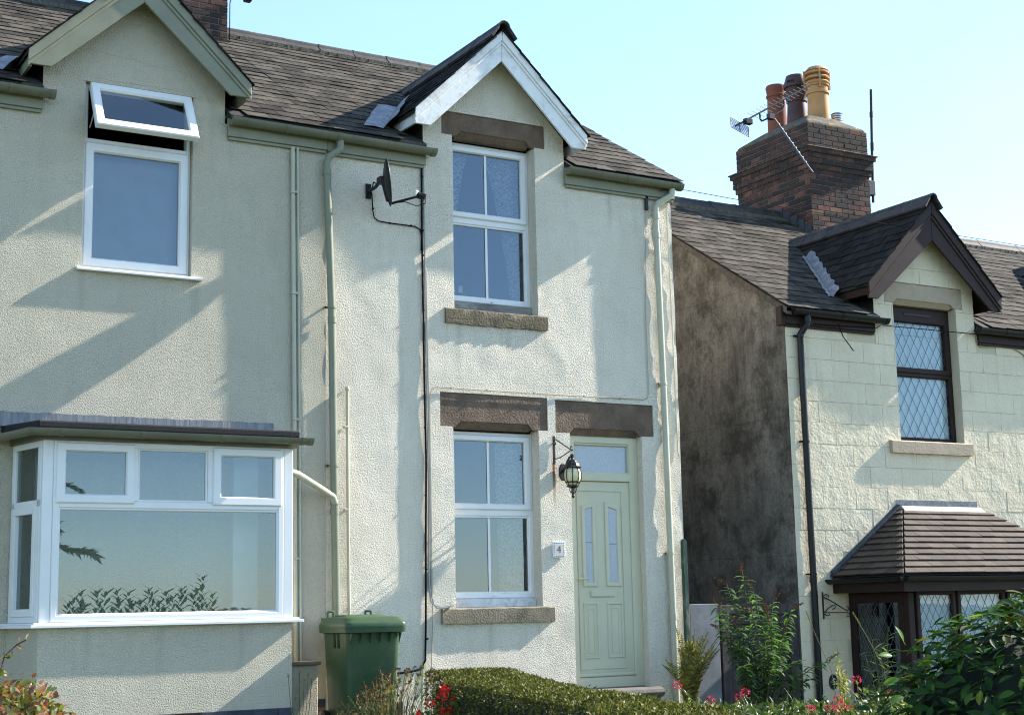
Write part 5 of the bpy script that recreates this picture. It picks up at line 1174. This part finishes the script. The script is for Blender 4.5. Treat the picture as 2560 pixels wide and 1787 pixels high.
for y in (-.1, -.0): xf(MB().box(-.255, -.245, y-.02, y+.02, .74, .865)).build('lift_slot', M_DARK, WBN, bevel=.004)
for x in (-.18, .18):
    xf(MB().tube([(x-.028, .30, .99), (x-.028, .30, 1.045), (x-.02, .30, 1.055), (x+.02, .30, 1.055), (x+.028, .30, 1.045), (x+.028, .30, .99)], .011, 8)).build('hinge_lug', M_BINGREEN, WBN, smooth=True)
xf(MB().tube([(-.24, .37, .99), (.24, .37, .99)], .014, 10)).build('handle', M_BINGREEN, WBN, smooth=True)
for x in (-.25, .25): xf(MB().lathe([(.03, -.025), (.10, -.025), (.10, .025), (.03, .025)], (x, .26, .10), 20, (1, 0, 0))).build('wheel', M_BLACK, WBN, smooth=True)
# ------------------------------------------------------------------ planting
def leaf(mb, p, d, nrm, L, W_, fold=.25, curl=.15, prof=((.28, .42), (.62, .46))):
    p = Vector(p); d = Vector(d).normalized(); nrm = Vector(nrm); s_ = d.cross(nrm)
    if s_.length < 1e-4: s_ = d.orthogonal()
    s_.normalize(); u = s_.cross(d).normalized()
    vs = [p]
    for t, w_ in prof:
        c = p+d*(L*t)-u*(curl*L*t*t); e = u*(fold*W_*w_)
        vs += [c-s_*(W_*w_)+e, c, c+s_*(W_*w_)+e]
    vs.append(p+d*L-u*(curl*L))
    return mb.add(vs, [(0, 2, 1), (0, 3, 2), (1, 2, 5, 4), (2, 3, 6, 5), (4, 5, 7), (5, 6, 7)])
def dia(mb, p, d, nrm, L, W_):
    p = Vector(p); d = Vector(d).normalized(); s_ = d.cross(Vector(nrm))
    if s_.length < 1e-4: s_ = d.orthogonal()
    s_.normalize(); return mb.add([p, p+d*(L*.45)+s_*(W_*.5), p+d*L, p+d*(L*.45)-s_*(W_*.5)], [(0, 1, 2, 3)])
def rv(): 
    while True:
        v = Vector((rnd(-1, 1), rnd(-1, 1), rnd(-1, 1)))
        if .05 < v.length < 1: return v.normalized()
def fastbuild(mb, name, mat, parent=None, smooth=False):
    me = bpy.data.meshes.new(name); me.from_pydata(mb.v, [], mb.f); me.materials.append(mat)
    if smooth: me.polygons.foreach_set('use_smooth', [True]*len(me.polygons))
    return link(bpy.data.objects.new(name, me), parent)
# clipped box hedge
HG = thing('box_hedge', 'clipped box hedge running forward from the house in front of green door', 'hedge', (5.6, -4.2, -.15))
line = [(6.22, -1.62, .515, .78), (5.80, -2.9, .51, .64), (5.42, -4.1, .50, .54), (5.08, -5.2, .50, .50), (4.72, -6.3, .50, .48), (4.25, -7.7, .50, .48)]
def hpt(t):
    t = max(0, min(.9999, t))*(len(line)-1); i = int(t); f = t-i; a, b = line[i], line[i+1]; return [a[k]+(b[k]-a[k])*f for k in range(4)]
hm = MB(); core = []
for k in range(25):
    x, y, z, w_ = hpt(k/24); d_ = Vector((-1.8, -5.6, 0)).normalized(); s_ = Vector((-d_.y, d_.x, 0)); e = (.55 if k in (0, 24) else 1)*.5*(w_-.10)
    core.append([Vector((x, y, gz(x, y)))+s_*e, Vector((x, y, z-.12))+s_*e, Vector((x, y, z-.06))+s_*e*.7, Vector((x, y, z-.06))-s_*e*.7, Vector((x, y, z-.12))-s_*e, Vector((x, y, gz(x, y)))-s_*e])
MB().loops(core, caps=True).build('shade_core', simple('hedge_shade', (.012, .014, .006), .95), HG)  # dark solid inside the hedge, inner shade put into its colour
d0 = Vector((-1.8, -5.6, 0)).normalized(); s0 = Vector((-d0.y, d0.x, 0))
for k in range(46000):
    t = random.random()**1.0; x, y, z, w_ = hpt(t); q = random.random(); h = z-gz(x, y)
    un = .035*noise.noise(Vector((x*3, y*3, 1)))+.02*noise.noise(Vector((x*9, y*9, 4)))
    tot = w_+.62*h; endf = min(1, (t*6.3/.22))**.5 if t < .035 else 1
    u = q*tot
    if u < w_:                      # top
        v = (u/w_-.5); ed = .05*(abs(v)*2)**4; p = Vector((x, y, z-ed+un))+s0*(v*w_*endf); nn = Vector((0, 0, 1))+s0*(v*1.0)
    else:
        sd = -1 if u < w_+.36*h else 1; zz = gz(x, y)+rnd(.05, 1)*h-.02; p = Vector((x, y, zz))+s0*(sd*(w_/2+un)*endf); nn = s0*sd+Vector((0, 0, .15))
    # s0 points to +x side; shaded flank is the -s0... side facing the camera
    nn = (nn+rv()*.75).normalized(); dd = (rv()+nn*.55+Vector((0, 0, .25))).normalized()
    dia(hm, p-nn*rnd(0, .05 if u >= w_ else .025), dd, rv(), rnd(.015, .030), rnd(.009, .017))
for k in range(3500):                # rounded far end
    x, y, z, w_ = hpt(0); an = rnd(-1.57, 1.57); zz = rnd(gz(x, y), z); top_ = random.random() < .4
    rr = .36*(random.random()**.5 if top_ else 1); p = Vector((x, y, z-.01 if top_ else zz))-d0*(rr*math.cos(an)*.55)+s0*(rr*math.sin(an)); nn = (-d0*math.cos(an)+s0*math.sin(an)+(Vector((0, 0, 2)) if top_ else Vector((0, 0, 0)))+rv()*.7).normalized()
    dia(hm, p, (rv()+nn*.5).normalized(), rv(), rnd(.015, .030), rnd(.009, .017))
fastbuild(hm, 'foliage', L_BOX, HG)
# big laurel in the right foreground: large leaves are single objects
LR = thing('laurel_bush', 'dark glossy large-leaved laurel bush in the right foreground', 'bush', (6.6, -7.2, -.4))
lme = []
for k in range(6):
    mb = MB(); leaf(mb, (0, 0, 0), (0, 1, 0), (0, 0, 1), rnd(.105, .135), rnd(.045, .058), rnd(.2, .5), rnd(.05, .35), prof=((.12, .26), (.35, .47), (.65, .45), (.85, .26)) if False else ((.25, .42), (.62, .47)))
    # finer laurel outline
    mb = MB(); L_ = rnd(.085, .125); Wd = L_*rnd(.40, .46); fold = rnd(.15, .4); curl = rnd(.0, .3); cols = [(0, .02), (.12, .24), (.3, .44), (.5, .5), (.7, .43), (.87, .24), (1, .02)]
    rows_ = []
    for t, w_ in cols:
        y = L_*t; z = -curl*L_*t*t; rows_.append([(-Wd*w_, y, z+fold*Wd*w_), (-Wd*w_*.5, y, z+fold*Wd*w_*.42), (0, y, z), (Wd*w_*.5, y, z+fold*Wd*w_*.42), (Wd*w_, y, z+fold*Wd*w_)])
    mb.add([p for r_ in rows_ for p in r_], [(i*5+j, i*5+j+1, (i+1)*5+j+1, (i+1)*5+j) for i in range(6) for j in range(4)])
    mb.tube([(0, -.018, .004), (0, 0, 0)], .0018, 4)
    o = fastbuild(mb, 'leaf', L_LAUREL, None, True); lme.append(o.data); bpy.data.objects.remove(o)
bc = Vector((6.88, -7.25, -.22)); br = Vector((1.30, 1.15, 1.26)); cand = []
for k in range(11000):
    v = rv()
    if v.z < -.25 or v.y > .5: continue
    sc_ = rnd(.84, 1.02)+.09*noise.noise(v*3.1)
    p = bc+Vector((v.x*br.x, v.y*br.y, v.z*br.z))*sc_
    nn = Vector((v.x/br.x, v.y/br.y, v.z/br.z)).normalized()
    up = (nn*.5+Vector((0, 0, .65))+rv()*.55).normalized(); dd = (nn*.55+rv()*.8+Vector((0, 0, .05))).normalized(); dd = (dd-up*dd.dot(up)).normalized(); sx = dd.cross(up)
    Mx = Matrix(((sx.x, dd.x, up.x, p.x), (sx.y, dd.y, up.y, p.y), (sx.z, dd.z, up.z, p.z), (0, 0, 0, 1)))
    vis = (CAM-p).normalized().dot(nn)+ (sc_-.9)*4 + (.35 if p.x < 6.4 else 0) + (.4 if p.z > .3 else -.6)
    cand.append((vis, Mx, random.choice(lme)))
for (px, py, pz, dx_, dy_, dz_) in ((5.42, -7.4, .74, -1, -.1, .18), (5.46, -7.4, .63, -1, .2, -.15), (5.38, -7.5, .55, -1, 0, -.1), (5.60, -7.3, .80, -.3, .1, 1)):
    dd = Vector((dx_, dy_, dz_)).normalized(); up = Vector((.15, -.75, .6)); up = (up-dd*up.dot(dd)).normalized(); sx = dd.cross(up)
    cand.append((99, Matrix(((sx.x, dd.x, up.x, px), (sx.y, dd.y, up.y, py), (sx.z, dd.z, up.z, pz), (0, 0, 0, 1))), lme[0]))
cand.sort(key=lambda a: -a[0]); fm_ = MB()
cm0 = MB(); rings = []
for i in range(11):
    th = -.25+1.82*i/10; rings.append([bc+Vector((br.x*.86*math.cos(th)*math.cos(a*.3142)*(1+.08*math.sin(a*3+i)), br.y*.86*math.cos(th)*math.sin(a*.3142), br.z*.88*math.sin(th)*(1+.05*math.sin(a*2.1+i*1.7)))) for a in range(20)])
cm0.loops(rings, caps=True).build('shade_core', simple('laurel_shade', (.008, .013, .006), .95), LR)  # dark ellipsoid added behind the leaves, shade of the depths painted in
for i, (vis, Mx, me) in enumerate(cand):
    if i < 290:
        lo_ = piece('leaf', me, Mx, LR)
        if vis == 99 or (Mx.translation.z > .72 and random.random() < .2): lo_.material_slots[0].link = 'OBJECT'; lo_.material_slots[0].material = L_LAURELB  # left sprigs and some high leaves get the painted sunlit green
    else: fm_.add([Mx @ v.co for v in me.vertices], [tuple(p.vertices) for p in me.polygons])
tag(fastbuild(fm_, 'foliage', L_LAUREL, LR, True), kind='stuff')
for k in range(26):
    v = rv(); v.z = abs(v.z); MB().tube([bc+Vector((v.x*.2, v.y*.2, -.2)), bc+Vector((v.x*br.x*.5, v.y*br.y*.5, v.z*br.z*.5)), bc+Vector((v.x*br.x*.95, v.y*br.y*.95, v.z*br.z*.95))], [.014, .009, .004], 5).build('branch', M_BARK, LR)
# buddleia by the gate
BD = thing('buddleia', 'leafy buddleia with brown dead flower spikes in front of dark gate', 'shrub', (10.05, -.75, gz(10.05, -.75)))
bl, st_, sp_m = MB(), MB(), MB(); base = Vector((10.05, -.75, gz(10.05, -.75)))
tips = [(9.50, -.8, .95), (10.5, -.75, .95), (9.62, -1.0, .42), (10.4, -.95, .45), (10.3, -.7, 1.05), (9.85, -.7, .6), (9.62, -.6, 1.05), (9.70, -.7, 1.22), (9.95, -.65, 1.33), (10.12, -.6, 1.15), (9.55, -.75, .78), (10.35, -.6, .82), (10.42, -.7, .70), (9.85, -.9, .95), (10.05, -.95, .85), (10.25, -.9, .62), (9.68, -.9, .62), (9.95, -1.0, .55), (10.15, -.8, .95), (9.78, -.75, .80), (10.72, -1.0, .42), (10.62, -.9, .25)]
for tx, ty_, tz in tips:
    T = Vector((tx, ty_, tz)); mid = base.lerp(T, .55)+Vector((rnd(-.05, .05), rnd(-.05, .05), .10)); pts = [base, base.lerp(mid, .5), mid, mid.lerp(T, .55)+Vector((0, 0, .02)), T]
    st_.tube(pts, [.010, .008, .006, .005, .003], 5)
    for k in range(20):
        t = .30+.68*k/20; seg_ = t*4; i = min(3, int(seg_)); p = pts[i].lerp(pts[i+1], seg_-i)
        for sgn in (-1, 1):
            an = k*1.57+(0 if sgn > 0 else math.pi)+rnd(-.4, .4); d_ = Vector((math.cos(an), math.sin(an)*.8, rnd(-.15, .5))); L_ = rnd(.10, .165)*(1.1-.3*t)
            leaf(bl, p, d_, (0, 0, 1), L_, L_*.30, .3, rnd(.2, .6))
    if tz > .65 or tx > 10.5:
        dd = Vector((rnd(-1, 1), rnd(-.2, .1), rnd(.05, .9))).normalized()
        for k in range(150):
            t = random.random(); p = T+dd*(t*.15)+rv()*.022*(1.1-t); dia(sp_m, p, rv(), rv(), .012, .010)
fastbuild(bl, 'foliage', L_BUDD, BD, True); st_.build('stems', M_STEM, BD, smooth=True); fastbuild(sp_m, 'dead_flower_spikes', L_SEED, BD)
# fern at the foot of the downpipe
FN = thing('fern', 'yellowing fern at the foot of the right downpipe', 'fern', (9.35, -.55, gz(9.35, -.55)))
fn, fs = MB(), MB(); b_f = Vector((9.30, -.55, gz(9.3, -.5)))
for k in range(34):
    an = rnd(0, 6.28); ln = rnd(.5, .98); lean = rnd(.04, .45)
    if k < 4: an = (-.1, .15, 3.0, 3.4)[k]; lean = .5
    dr = Vector((math.cos(an), math.sin(an)*.7, 0)); pts = [b_f+dr*(lean*ln*t**1.5)+Vector((0, 0, ln*(t-.22*t*t*(lean+.3)*1.3))) for t in [i/9 for i in range(10)]]
    fs.tube(pts, .004, 4); sd = dr.cross(Vector((0, 0, 1)))
    for i in range(2, 38):
        t = i/38*9; j = min(8, int(t)); p = pts[j].lerp(pts[j+1], t-j); w_ = .105*math.sin(math.pi*min(1, (i/38)*.92+.10))**.8
        ax = (pts[j+1]-pts[j]).normalized()
        for sg in (-1, 1): leaf(fn, p, sd*sg+ax*.35+Vector((0, 0, rnd(-.2, .2))), ax.cross(sd), w_*rnd(.8, 1.1), .013, .1, .2)
fastbuild(fn, 'fronds', L_FERN, FN); fs.build('stalks', M_STEMG, FN)
# seed-head perennial and red flowers left of the hedge
SP = thing('seed_head_plant', 'straggly plant with brown seed heads beside the green bin', 'plant', (5.3, -1.9, -.05))
sm_, sh, sl_ = MB(), MB(), MB(); b0_ = Vector((5.28, -1.95, gz(5.3, -2)))
for k in range(120):
    tx = rnd(4.95, 5.72); h = .20+.34*max(0, min(1, (tx-4.9)/.5))+rnd(-.10, .04); T = Vector((tx, rnd(-2.2, -1.6), h)); b_ = b0_+Vector(((tx-5.28)*.5+rnd(-.06, .06), rnd(-.1, .1), 0)); mid = b_.lerp(T, .55)+Vector((rnd(-.03, .03), 0, .06))
    sm_.tube([b_, mid, T], [.0028, .0022, .0016], 4)
    for q in range(14): dia(sh, T+rv()*.008, rv(), rv(), .014, .011)
    for q in range(7):
        t = rnd(.25, .95); p = b_.lerp(mid, t*2) if t < .5 else mid.lerp(T, t*2-1); leaf(sl_, p, rv()+Vector((0, 0, .4)), (0, 0, 1), rnd(.03, .06), .010, .2, .2)
fastbuild(sm_, 'stems', L_GRASS, SP); fastbuild(sh, 'seed_heads', L_SEED, SP); fastbuild(sl_, 'foliage', L_GRASS, SP)
RG = thing('red_geranium', 'red flowering geranium at the left end of the hedge', 'plant', (5.45, -2.4, -.1))
pm, pl_, ps, pk = MB(), MB(), MB(), MB()
for (x, y, z, n_) in ((5.60, -2.35, .405, 26), (5.64, -2.3, .39, 18), (5.56, -2.4, .34, 18), (5.53, -2.45, .24, 26), (5.57, -2.45, .25, 20), (5.20, -2.5, .20, 22), (5.30, -2.5, .215, 16), (5.36, -2.4, .22, 18), (5.42, -2.55, .12, 24), (5.45, -2.5, .15, 16), (5.62, -2.5, .33, 12), (5.50, -2.3, .30, 10)):
    ps.tube([(x-.06, y+.02, gz(x, y)), (x-.02, y, z*.6), (x, y, z)], .003, 4)
    pm = MB()
    for k in range(n_): v = rv(); dia(pm, Vector((x, y, z))+Vector((v.x*.022, v.y*.022, v.z*.016)), v, rv(), .030, .026)
    fastbuild(pm, 'red_bloom', L_RED, RG)
for k in range(14): v = rv(); dia(pk, Vector((5.645, -2.35, .285))+v*.02, v, rv(), .02, .018)
for k in range(500):
    p = Vector((rnd(5.05, 5.72), rnd(-2.6, -2.2), 0)); p.z = rnd(gz(p.x, p.y), .10+.28*max(0, (p.x-5.1)/.6)); leaf(pl_, p, rv()+Vector((0, 0, .3)), rv()+Vector((0, 0, 1)), rnd(.03, .055), rnd(.025, .045), .25, .2)
fastbuild(pk, 'purple_bloom', L_PINK, RG); fastbuild(pl_, 'foliage', leaf_mat('geranium_leaf', [(0, (.04, .08, .02)), (.6, (.09, .14, .03)), (1, (.20, .22, .03))]), RG); ps.build('stems', M_STEMG, RG)
# small green weed rising behind
WD = thing('willowherb', 'bright green upright weed against the cream wall', 'weed', (6.05, -1.1, -.03)); wm = MB(); MB().tube([(6.02, -1.1, -.05), (6.04, -1.1, .3), (6.06, -1.08, .56)], .004, 5).build('stem', M_STEMG, WD)
for k in range(60):
    t = rnd(.25, 1); an = k*2.4; leaf(wm, (6.02+.04*t, -1.1, -.05+.61*t), (math.cos(an), math.sin(an), .7), (0, 0, 1), .05*(1.2-t*.6), .014, .2, .25)
fastbuild(wm, 'foliage', leaf_mat('fresh_leaf', [(0, (.10, .17, .03)), (1, (.20, .26, .04))], .45), WD)
# red-tinged shrub at lower left
LS = thing('red_tinged_shrub', 'red and green leafy shrub in the lower left corner', 'shrub', (1.55, -5.2, -.2)); lm_, ls = MB(), MB()
for k in range(2400):
    v = rv(); v.z = abs(v.z)*1.1-.35; sc_ = rnd(.55, 1)+.12*noise.noise(v*3)
    p = Vector((1.56, -5.2, .46))+Vector((v.x*.62, v.y*.5, v.z*.40))*sc_
    if p.x > 1.80: p.z -= (p.x-1.80)*.3
    leaf(lm_, p, v*.6+rv()+Vector((0, 0, .1)), rv()*.7+Vector((0, 0, 1)), rnd(.035, .065), rnd(.018, .03), .25, rnd(.1, .4))
for pts in ([(1.62, -5.2, .6), (1.655, -5.2, .74), (1.675, -5.2, .83), (1.735, -5.2, .885), (1.775, -5.2, .905)], [(1.66, -5.2, .76), (1.63, -5.2, .82), (1.615, -5.2, .83)], [(1.675, -5.2, .83), (1.70, -5.2, .82)]):
    ls.tube(pts, [.005]+[.0035]*(len(pts)-1), 5)
    for q in range(1, len(pts)):
        for j in range(3): leaf(lm_, pts[q], rv()+Vector((.3, 0, .2)), rv(), rnd(.03, .05), .018, .3, .3)
for k in range(12): ls.tube([(1.45, -5.2, gz(1.45, -5.2)), (1.45+rnd(-.2, .2), -5.2+rnd(-.2, .2), .2), (1.45+rnd(-.4, .5), -5.2+rnd(-.3, .3), rnd(.4, .6))], [.008, .006, .003], 5)
fastbuild(lm_, 'foliage', L_SHRUB, LS, True); ls.build('stems', simple('red_stem', (.09, .03, .025), .7), LS)
# yellow-flowered weed by the boxed pipe
YW = thing('hawkweed', 'thin-stemmed yellow flowered weed beside the boxed pipe', 'weed', (5.03, -.85, -.03)); ym, yf_ = MB(), MB()
for (x, z, fl_) in ((4.92, .50, 1), (5.02, .52, 0), (5.06, .46, 1), (5.10, .50, 0), (5.13, .45, 0), (4.99, .30, 0)):
    T = Vector((x, -.85, z)); ym.tube([(5.03+(x-5.03)*.3, -.85, gz(5, -.85)), (5.03+(x-5.03)*.8, -.85, z*.5), T], .0032, 4)
    for q in range(10): dia(ym, T+rv()*.006, rv()+Vector((0, 0, .5)), rv(), .016, .008)
    if fl_:
        for q in range(22): an = q*.6; dia(yf_, T+Vector((0, 0, .008)), Vector((math.cos(an), math.sin(an), rnd(.1, .6))), (0, 0, 1), .018, .006)
fastbuild(ym, 'stems', L_GRASS, YW); fastbuild(yf_, 'blooms', L_YELLOW, YW)
# valerian, grasses and border plants below the ivory house
def stalk_plant(name, label, cat, base, tops, bloom, bm, nl, lm, group=None):
    T0 = thing(name, label, cat, base, group); a, b, c = MB(), MB(), MB()
    for (x, y, z) in tops:
        T = Vector((x, y, z)); B = Vector(base)+Vector(((x-base[0])*.5, (y-base[1])*.5, 0)); mid = B.lerp(T, .6)+Vector((rnd(-.04, .04), 0, .04)); a.tube([B, mid, T], [.005, .004, .0025], 5)
        c = MB()
        for k in range(bloom): v = rv(); dia(c, T+Vector((v.x*.034, v.y*.03, v.z*.024)), v+Vector((0, 0, .4)), rv(), .018, .012)
        if bloom: fastbuild(c, 'bloom', bm, T0)
        for k in range(nl):
            t = rnd(.15, .9); p = B.lerp(mid, t/.6) if t < .6 else mid.lerp(T, (t-.6)/.4); leaf(b, p, rv()+Vector((0, 0, .5)), (0, 0, 1), rnd(.05, .09), rnd(.012, .022), .2, .35)
    fastbuild(a, 'stems', L_GRASS, T0); fastbuild(b, 'foliage', lm, T0)
    return T0
L_VAL = leaf_mat('valerian_leaf', [(0, (.05, .10, .035)), (.7, (.09, .15, .05)), (1, (.20, .22, .05))], .4)
def at(px_ratio, y, z): return (px_ratio*(13+y), y, z)
stalk_plant('red_valerian', 'red valerian blooms in front of the black downpipe', 'flower', at(.895, -3, gz(8.9, -3)), [at(.872, -3.0, .13), at(.893, -3.1, .14), at(.903, -2.9, .19), at(.899, -3.0, .11), at(.906, -3.1, .15)], 60, L_PINK, 16, L_VAL, 'red valerian in the border')
stalk_plant('red_valerian', 'red valerian bloom in front of the dark gate', 'flower', at(.80, -2.6, gz(8.3, -2.6)), [at(.803, -2.6, .27), at(.797, -2.6, .23), at(.768, -2.6, .22), at(.735, -2.6, .36)], 45, L_PINK, 20, L_VAL, 'red valerian in the border')
stalk_plant('red_valerian', 'red valerian blooms against the dark bay side beside laurel', 'flower', at(.945, -3, gz(9.4, -3)), [at(.925, -3.0, .35), at(.963, -3.1, .22), at(.968, -3.0, .20), at(.915, -2.9, .10)], 50, L_PINK, 22, L_VAL, 'red valerian in the border')
stalk_plant('seeding_weed', 'tall feathery seeding stem beside the number 5 plate', 'weed', at(.907, -2.6, gz(9.4, -2.6)), [at(.905, -2.6, .63), at(.914, -2.6, .40), at(.908, -2.7, .45)], 0, None, 60, leaf_mat('seeding_leaf', [(0, (.16, .19, .04)), (1, (.34, .30, .10))], .4))
TG = thing('tall_grass', 'two tall dry grass stems in front of the downpipe and bay', 'grass', at(.90, -2.4, gz(9.5, -2.4))); tg = MB()
for (r0, z1_, r1) in ((.905, .93, .872), (.965, .90, .925)):
    P_ = [at(r0, -2.4, -.1), at(r0-.008, -2.4, .4), at((r0+r1)/2-.006, -2.4, .7), at(r1, -2.4, z1_)]; tg.tube(P_, [.004, .0035, .003, .002], 4)
    for k in range(80): t = rnd(0, 1); p = Vector(P_[2]).lerp(Vector(P_[3]), .45+.55*t); dia(tg, p, Vector((rnd(-.3, .3), 0, 1)), rv(), .022, .006)
fastbuild(tg, 'stems', L_GRASS, TG)
BP = MB()
for k in range(4200):
    x = rnd(7.0, 10.6); y = rnd(-3.6, -1.2); r_ = x/(13+y)
    if not .60 < r_ < 1.02: continue
    hmax = .07+.20*noise.noise(Vector((x*1.3, y*1.3, 2)))+ (.12 if r_ > .93 else 0) + (.05 if r_ < .74 else 0)
    z = rnd(gz(x, y), max(gz(x, y)+.05, hmax))
    if random.random() < .965: leaf(BP, (x, y, z), rv()+Vector((0, 0, .5)), rv()+Vector((0, 0, 1)), rnd(.05, .10), rnd(.018, .04), .25, .3)
    else: leaf(BP, (x, y, z-.1), Vector((rnd(-.5, .5), rnd(-.3, .3), 1)), rv(), rnd(.15, .32), .008, .1, .35)
tag(fastbuild(BP, 'border_foliage', leaf_mat('border_leaf', [(0, (.02, .045, .014)), (.6, (.045, .085, .022)), (1, (.13, .14, .03))], .3), None), 'low mixed green foliage filling the garden border by the gate', 'foliage', kind='stuff')
SLW = thing('leafy_weed', 'broad-bladed green weed growing left of the laurel', 'weed', at(.955, -3.4, gz(9, -3.4))); sw2, sw3 = MB(), MB()
for (r_, z) in ((.945, .70), (.955, .62), (.937, .55), (.965, .80), (.95, .45), (.975, .5)):
    P_ = [at(.955, -3.4, -.1), at((r_+.955)/2, -3.4, z*.5), at(r_, -3.4, z)]; sw3.tube(P_, [.005, .004, .003], 4)
    for k in range(12): t = rnd(.3, 1); p = Vector(P_[0]).lerp(Vector(P_[1]), t*2) if t < .5 else Vector(P_[1]).lerp(Vector(P_[2]), t*2-1); leaf(sw2, p, Vector((random.choice((-1, 1))*rnd(.5, 1), rnd(-.3, .3), rnd(-.1, .6))), (0, 0, 1), rnd(.09, .2), rnd(.012, .02), .2, .35)
fastbuild(sw2, 'foliage', L_VAL, SLW); sw3.build('stems', M_STEMG, SLW)
# across the road, seen only as reflections in the bay glass
CT = thing('conifer_tree', 'tall conifer across the road, reflected in the bay window', 'tree', (6.0, -22, gz(5, -22))); cm_, ct = MB(), MB()
ct.tube([(6.0, -22, -.7), (6.0, -22, 5), (6.05, -22, 13)], [.28, .18, .03], 8)
for k in range(60):
    z = 2.5+10*(k/60); L_ = 3.4*(1-(z-1.9)/11.5)+rnd(-.3, .4); an = k*2.399; d_ = Vector((math.cos(an), math.sin(an), 0)); pts = [Vector((6.0, -22, z+.4))+d_*(L_*t)+Vector((0, 0, .25*t-.75*t*t)) for t in (0, .25, .5, .75, 1)]; ct.tube(pts, [.05, .035, .025, .015, .006], 5)
    for q in range(int(170*L_)):
        t = rnd(.12, 1); i = min(3, int(t*4)); p = pts[i].lerp(pts[i+1], t*4-i); sd = Vector((-d_.y, d_.x, 0))*random.choice((-1, 1)); leaf(cm_, p, sd*rnd(.3, 1)+d_*.8+Vector((0, 0, rnd(-.9, 0))), rv(), rnd(.12, .34), rnd(.025, .05), .1, .3)
fastbuild(cm_, 'crown', L_CONIFER, CT); ct.build('trunk', M_BARK, CT)
LH = thing('laurel_hedge', 'young laurel shoots across the road, reflected low in the bay window', 'hedge', (8.6, -17, gz(8.6, -17))); lh = MB()
for k in range(24):
    x = 7.3+k*.125+rnd(-.05, .05); h = rnd(1.2, 1.6)+(.22 if k in (20, 21) else 0)
    for q in range(26):
        t = q/26; an = q*2.4; leaf(lh, (x+rnd(-.02, .02), -17+rnd(-.05, .05), gz(x, -17)+(h-gz(x, -17))*(.55+.45*t)), (math.cos(an), math.sin(an), .9), (0, 0, 1), .19, .07, .2, .15)
for k in range(1200): leaf(lh, (rnd(6.8, 11), rnd(-17.4, -16.8), rnd(-.6, .95)), rv(), rv(), .14, .05)
fastbuild(lh, 'foliage', leaf_mat('sunlit_laurel', [(0, (.05, .11, .02)), (1, (.12, .20, .04))], .3), LH, True)
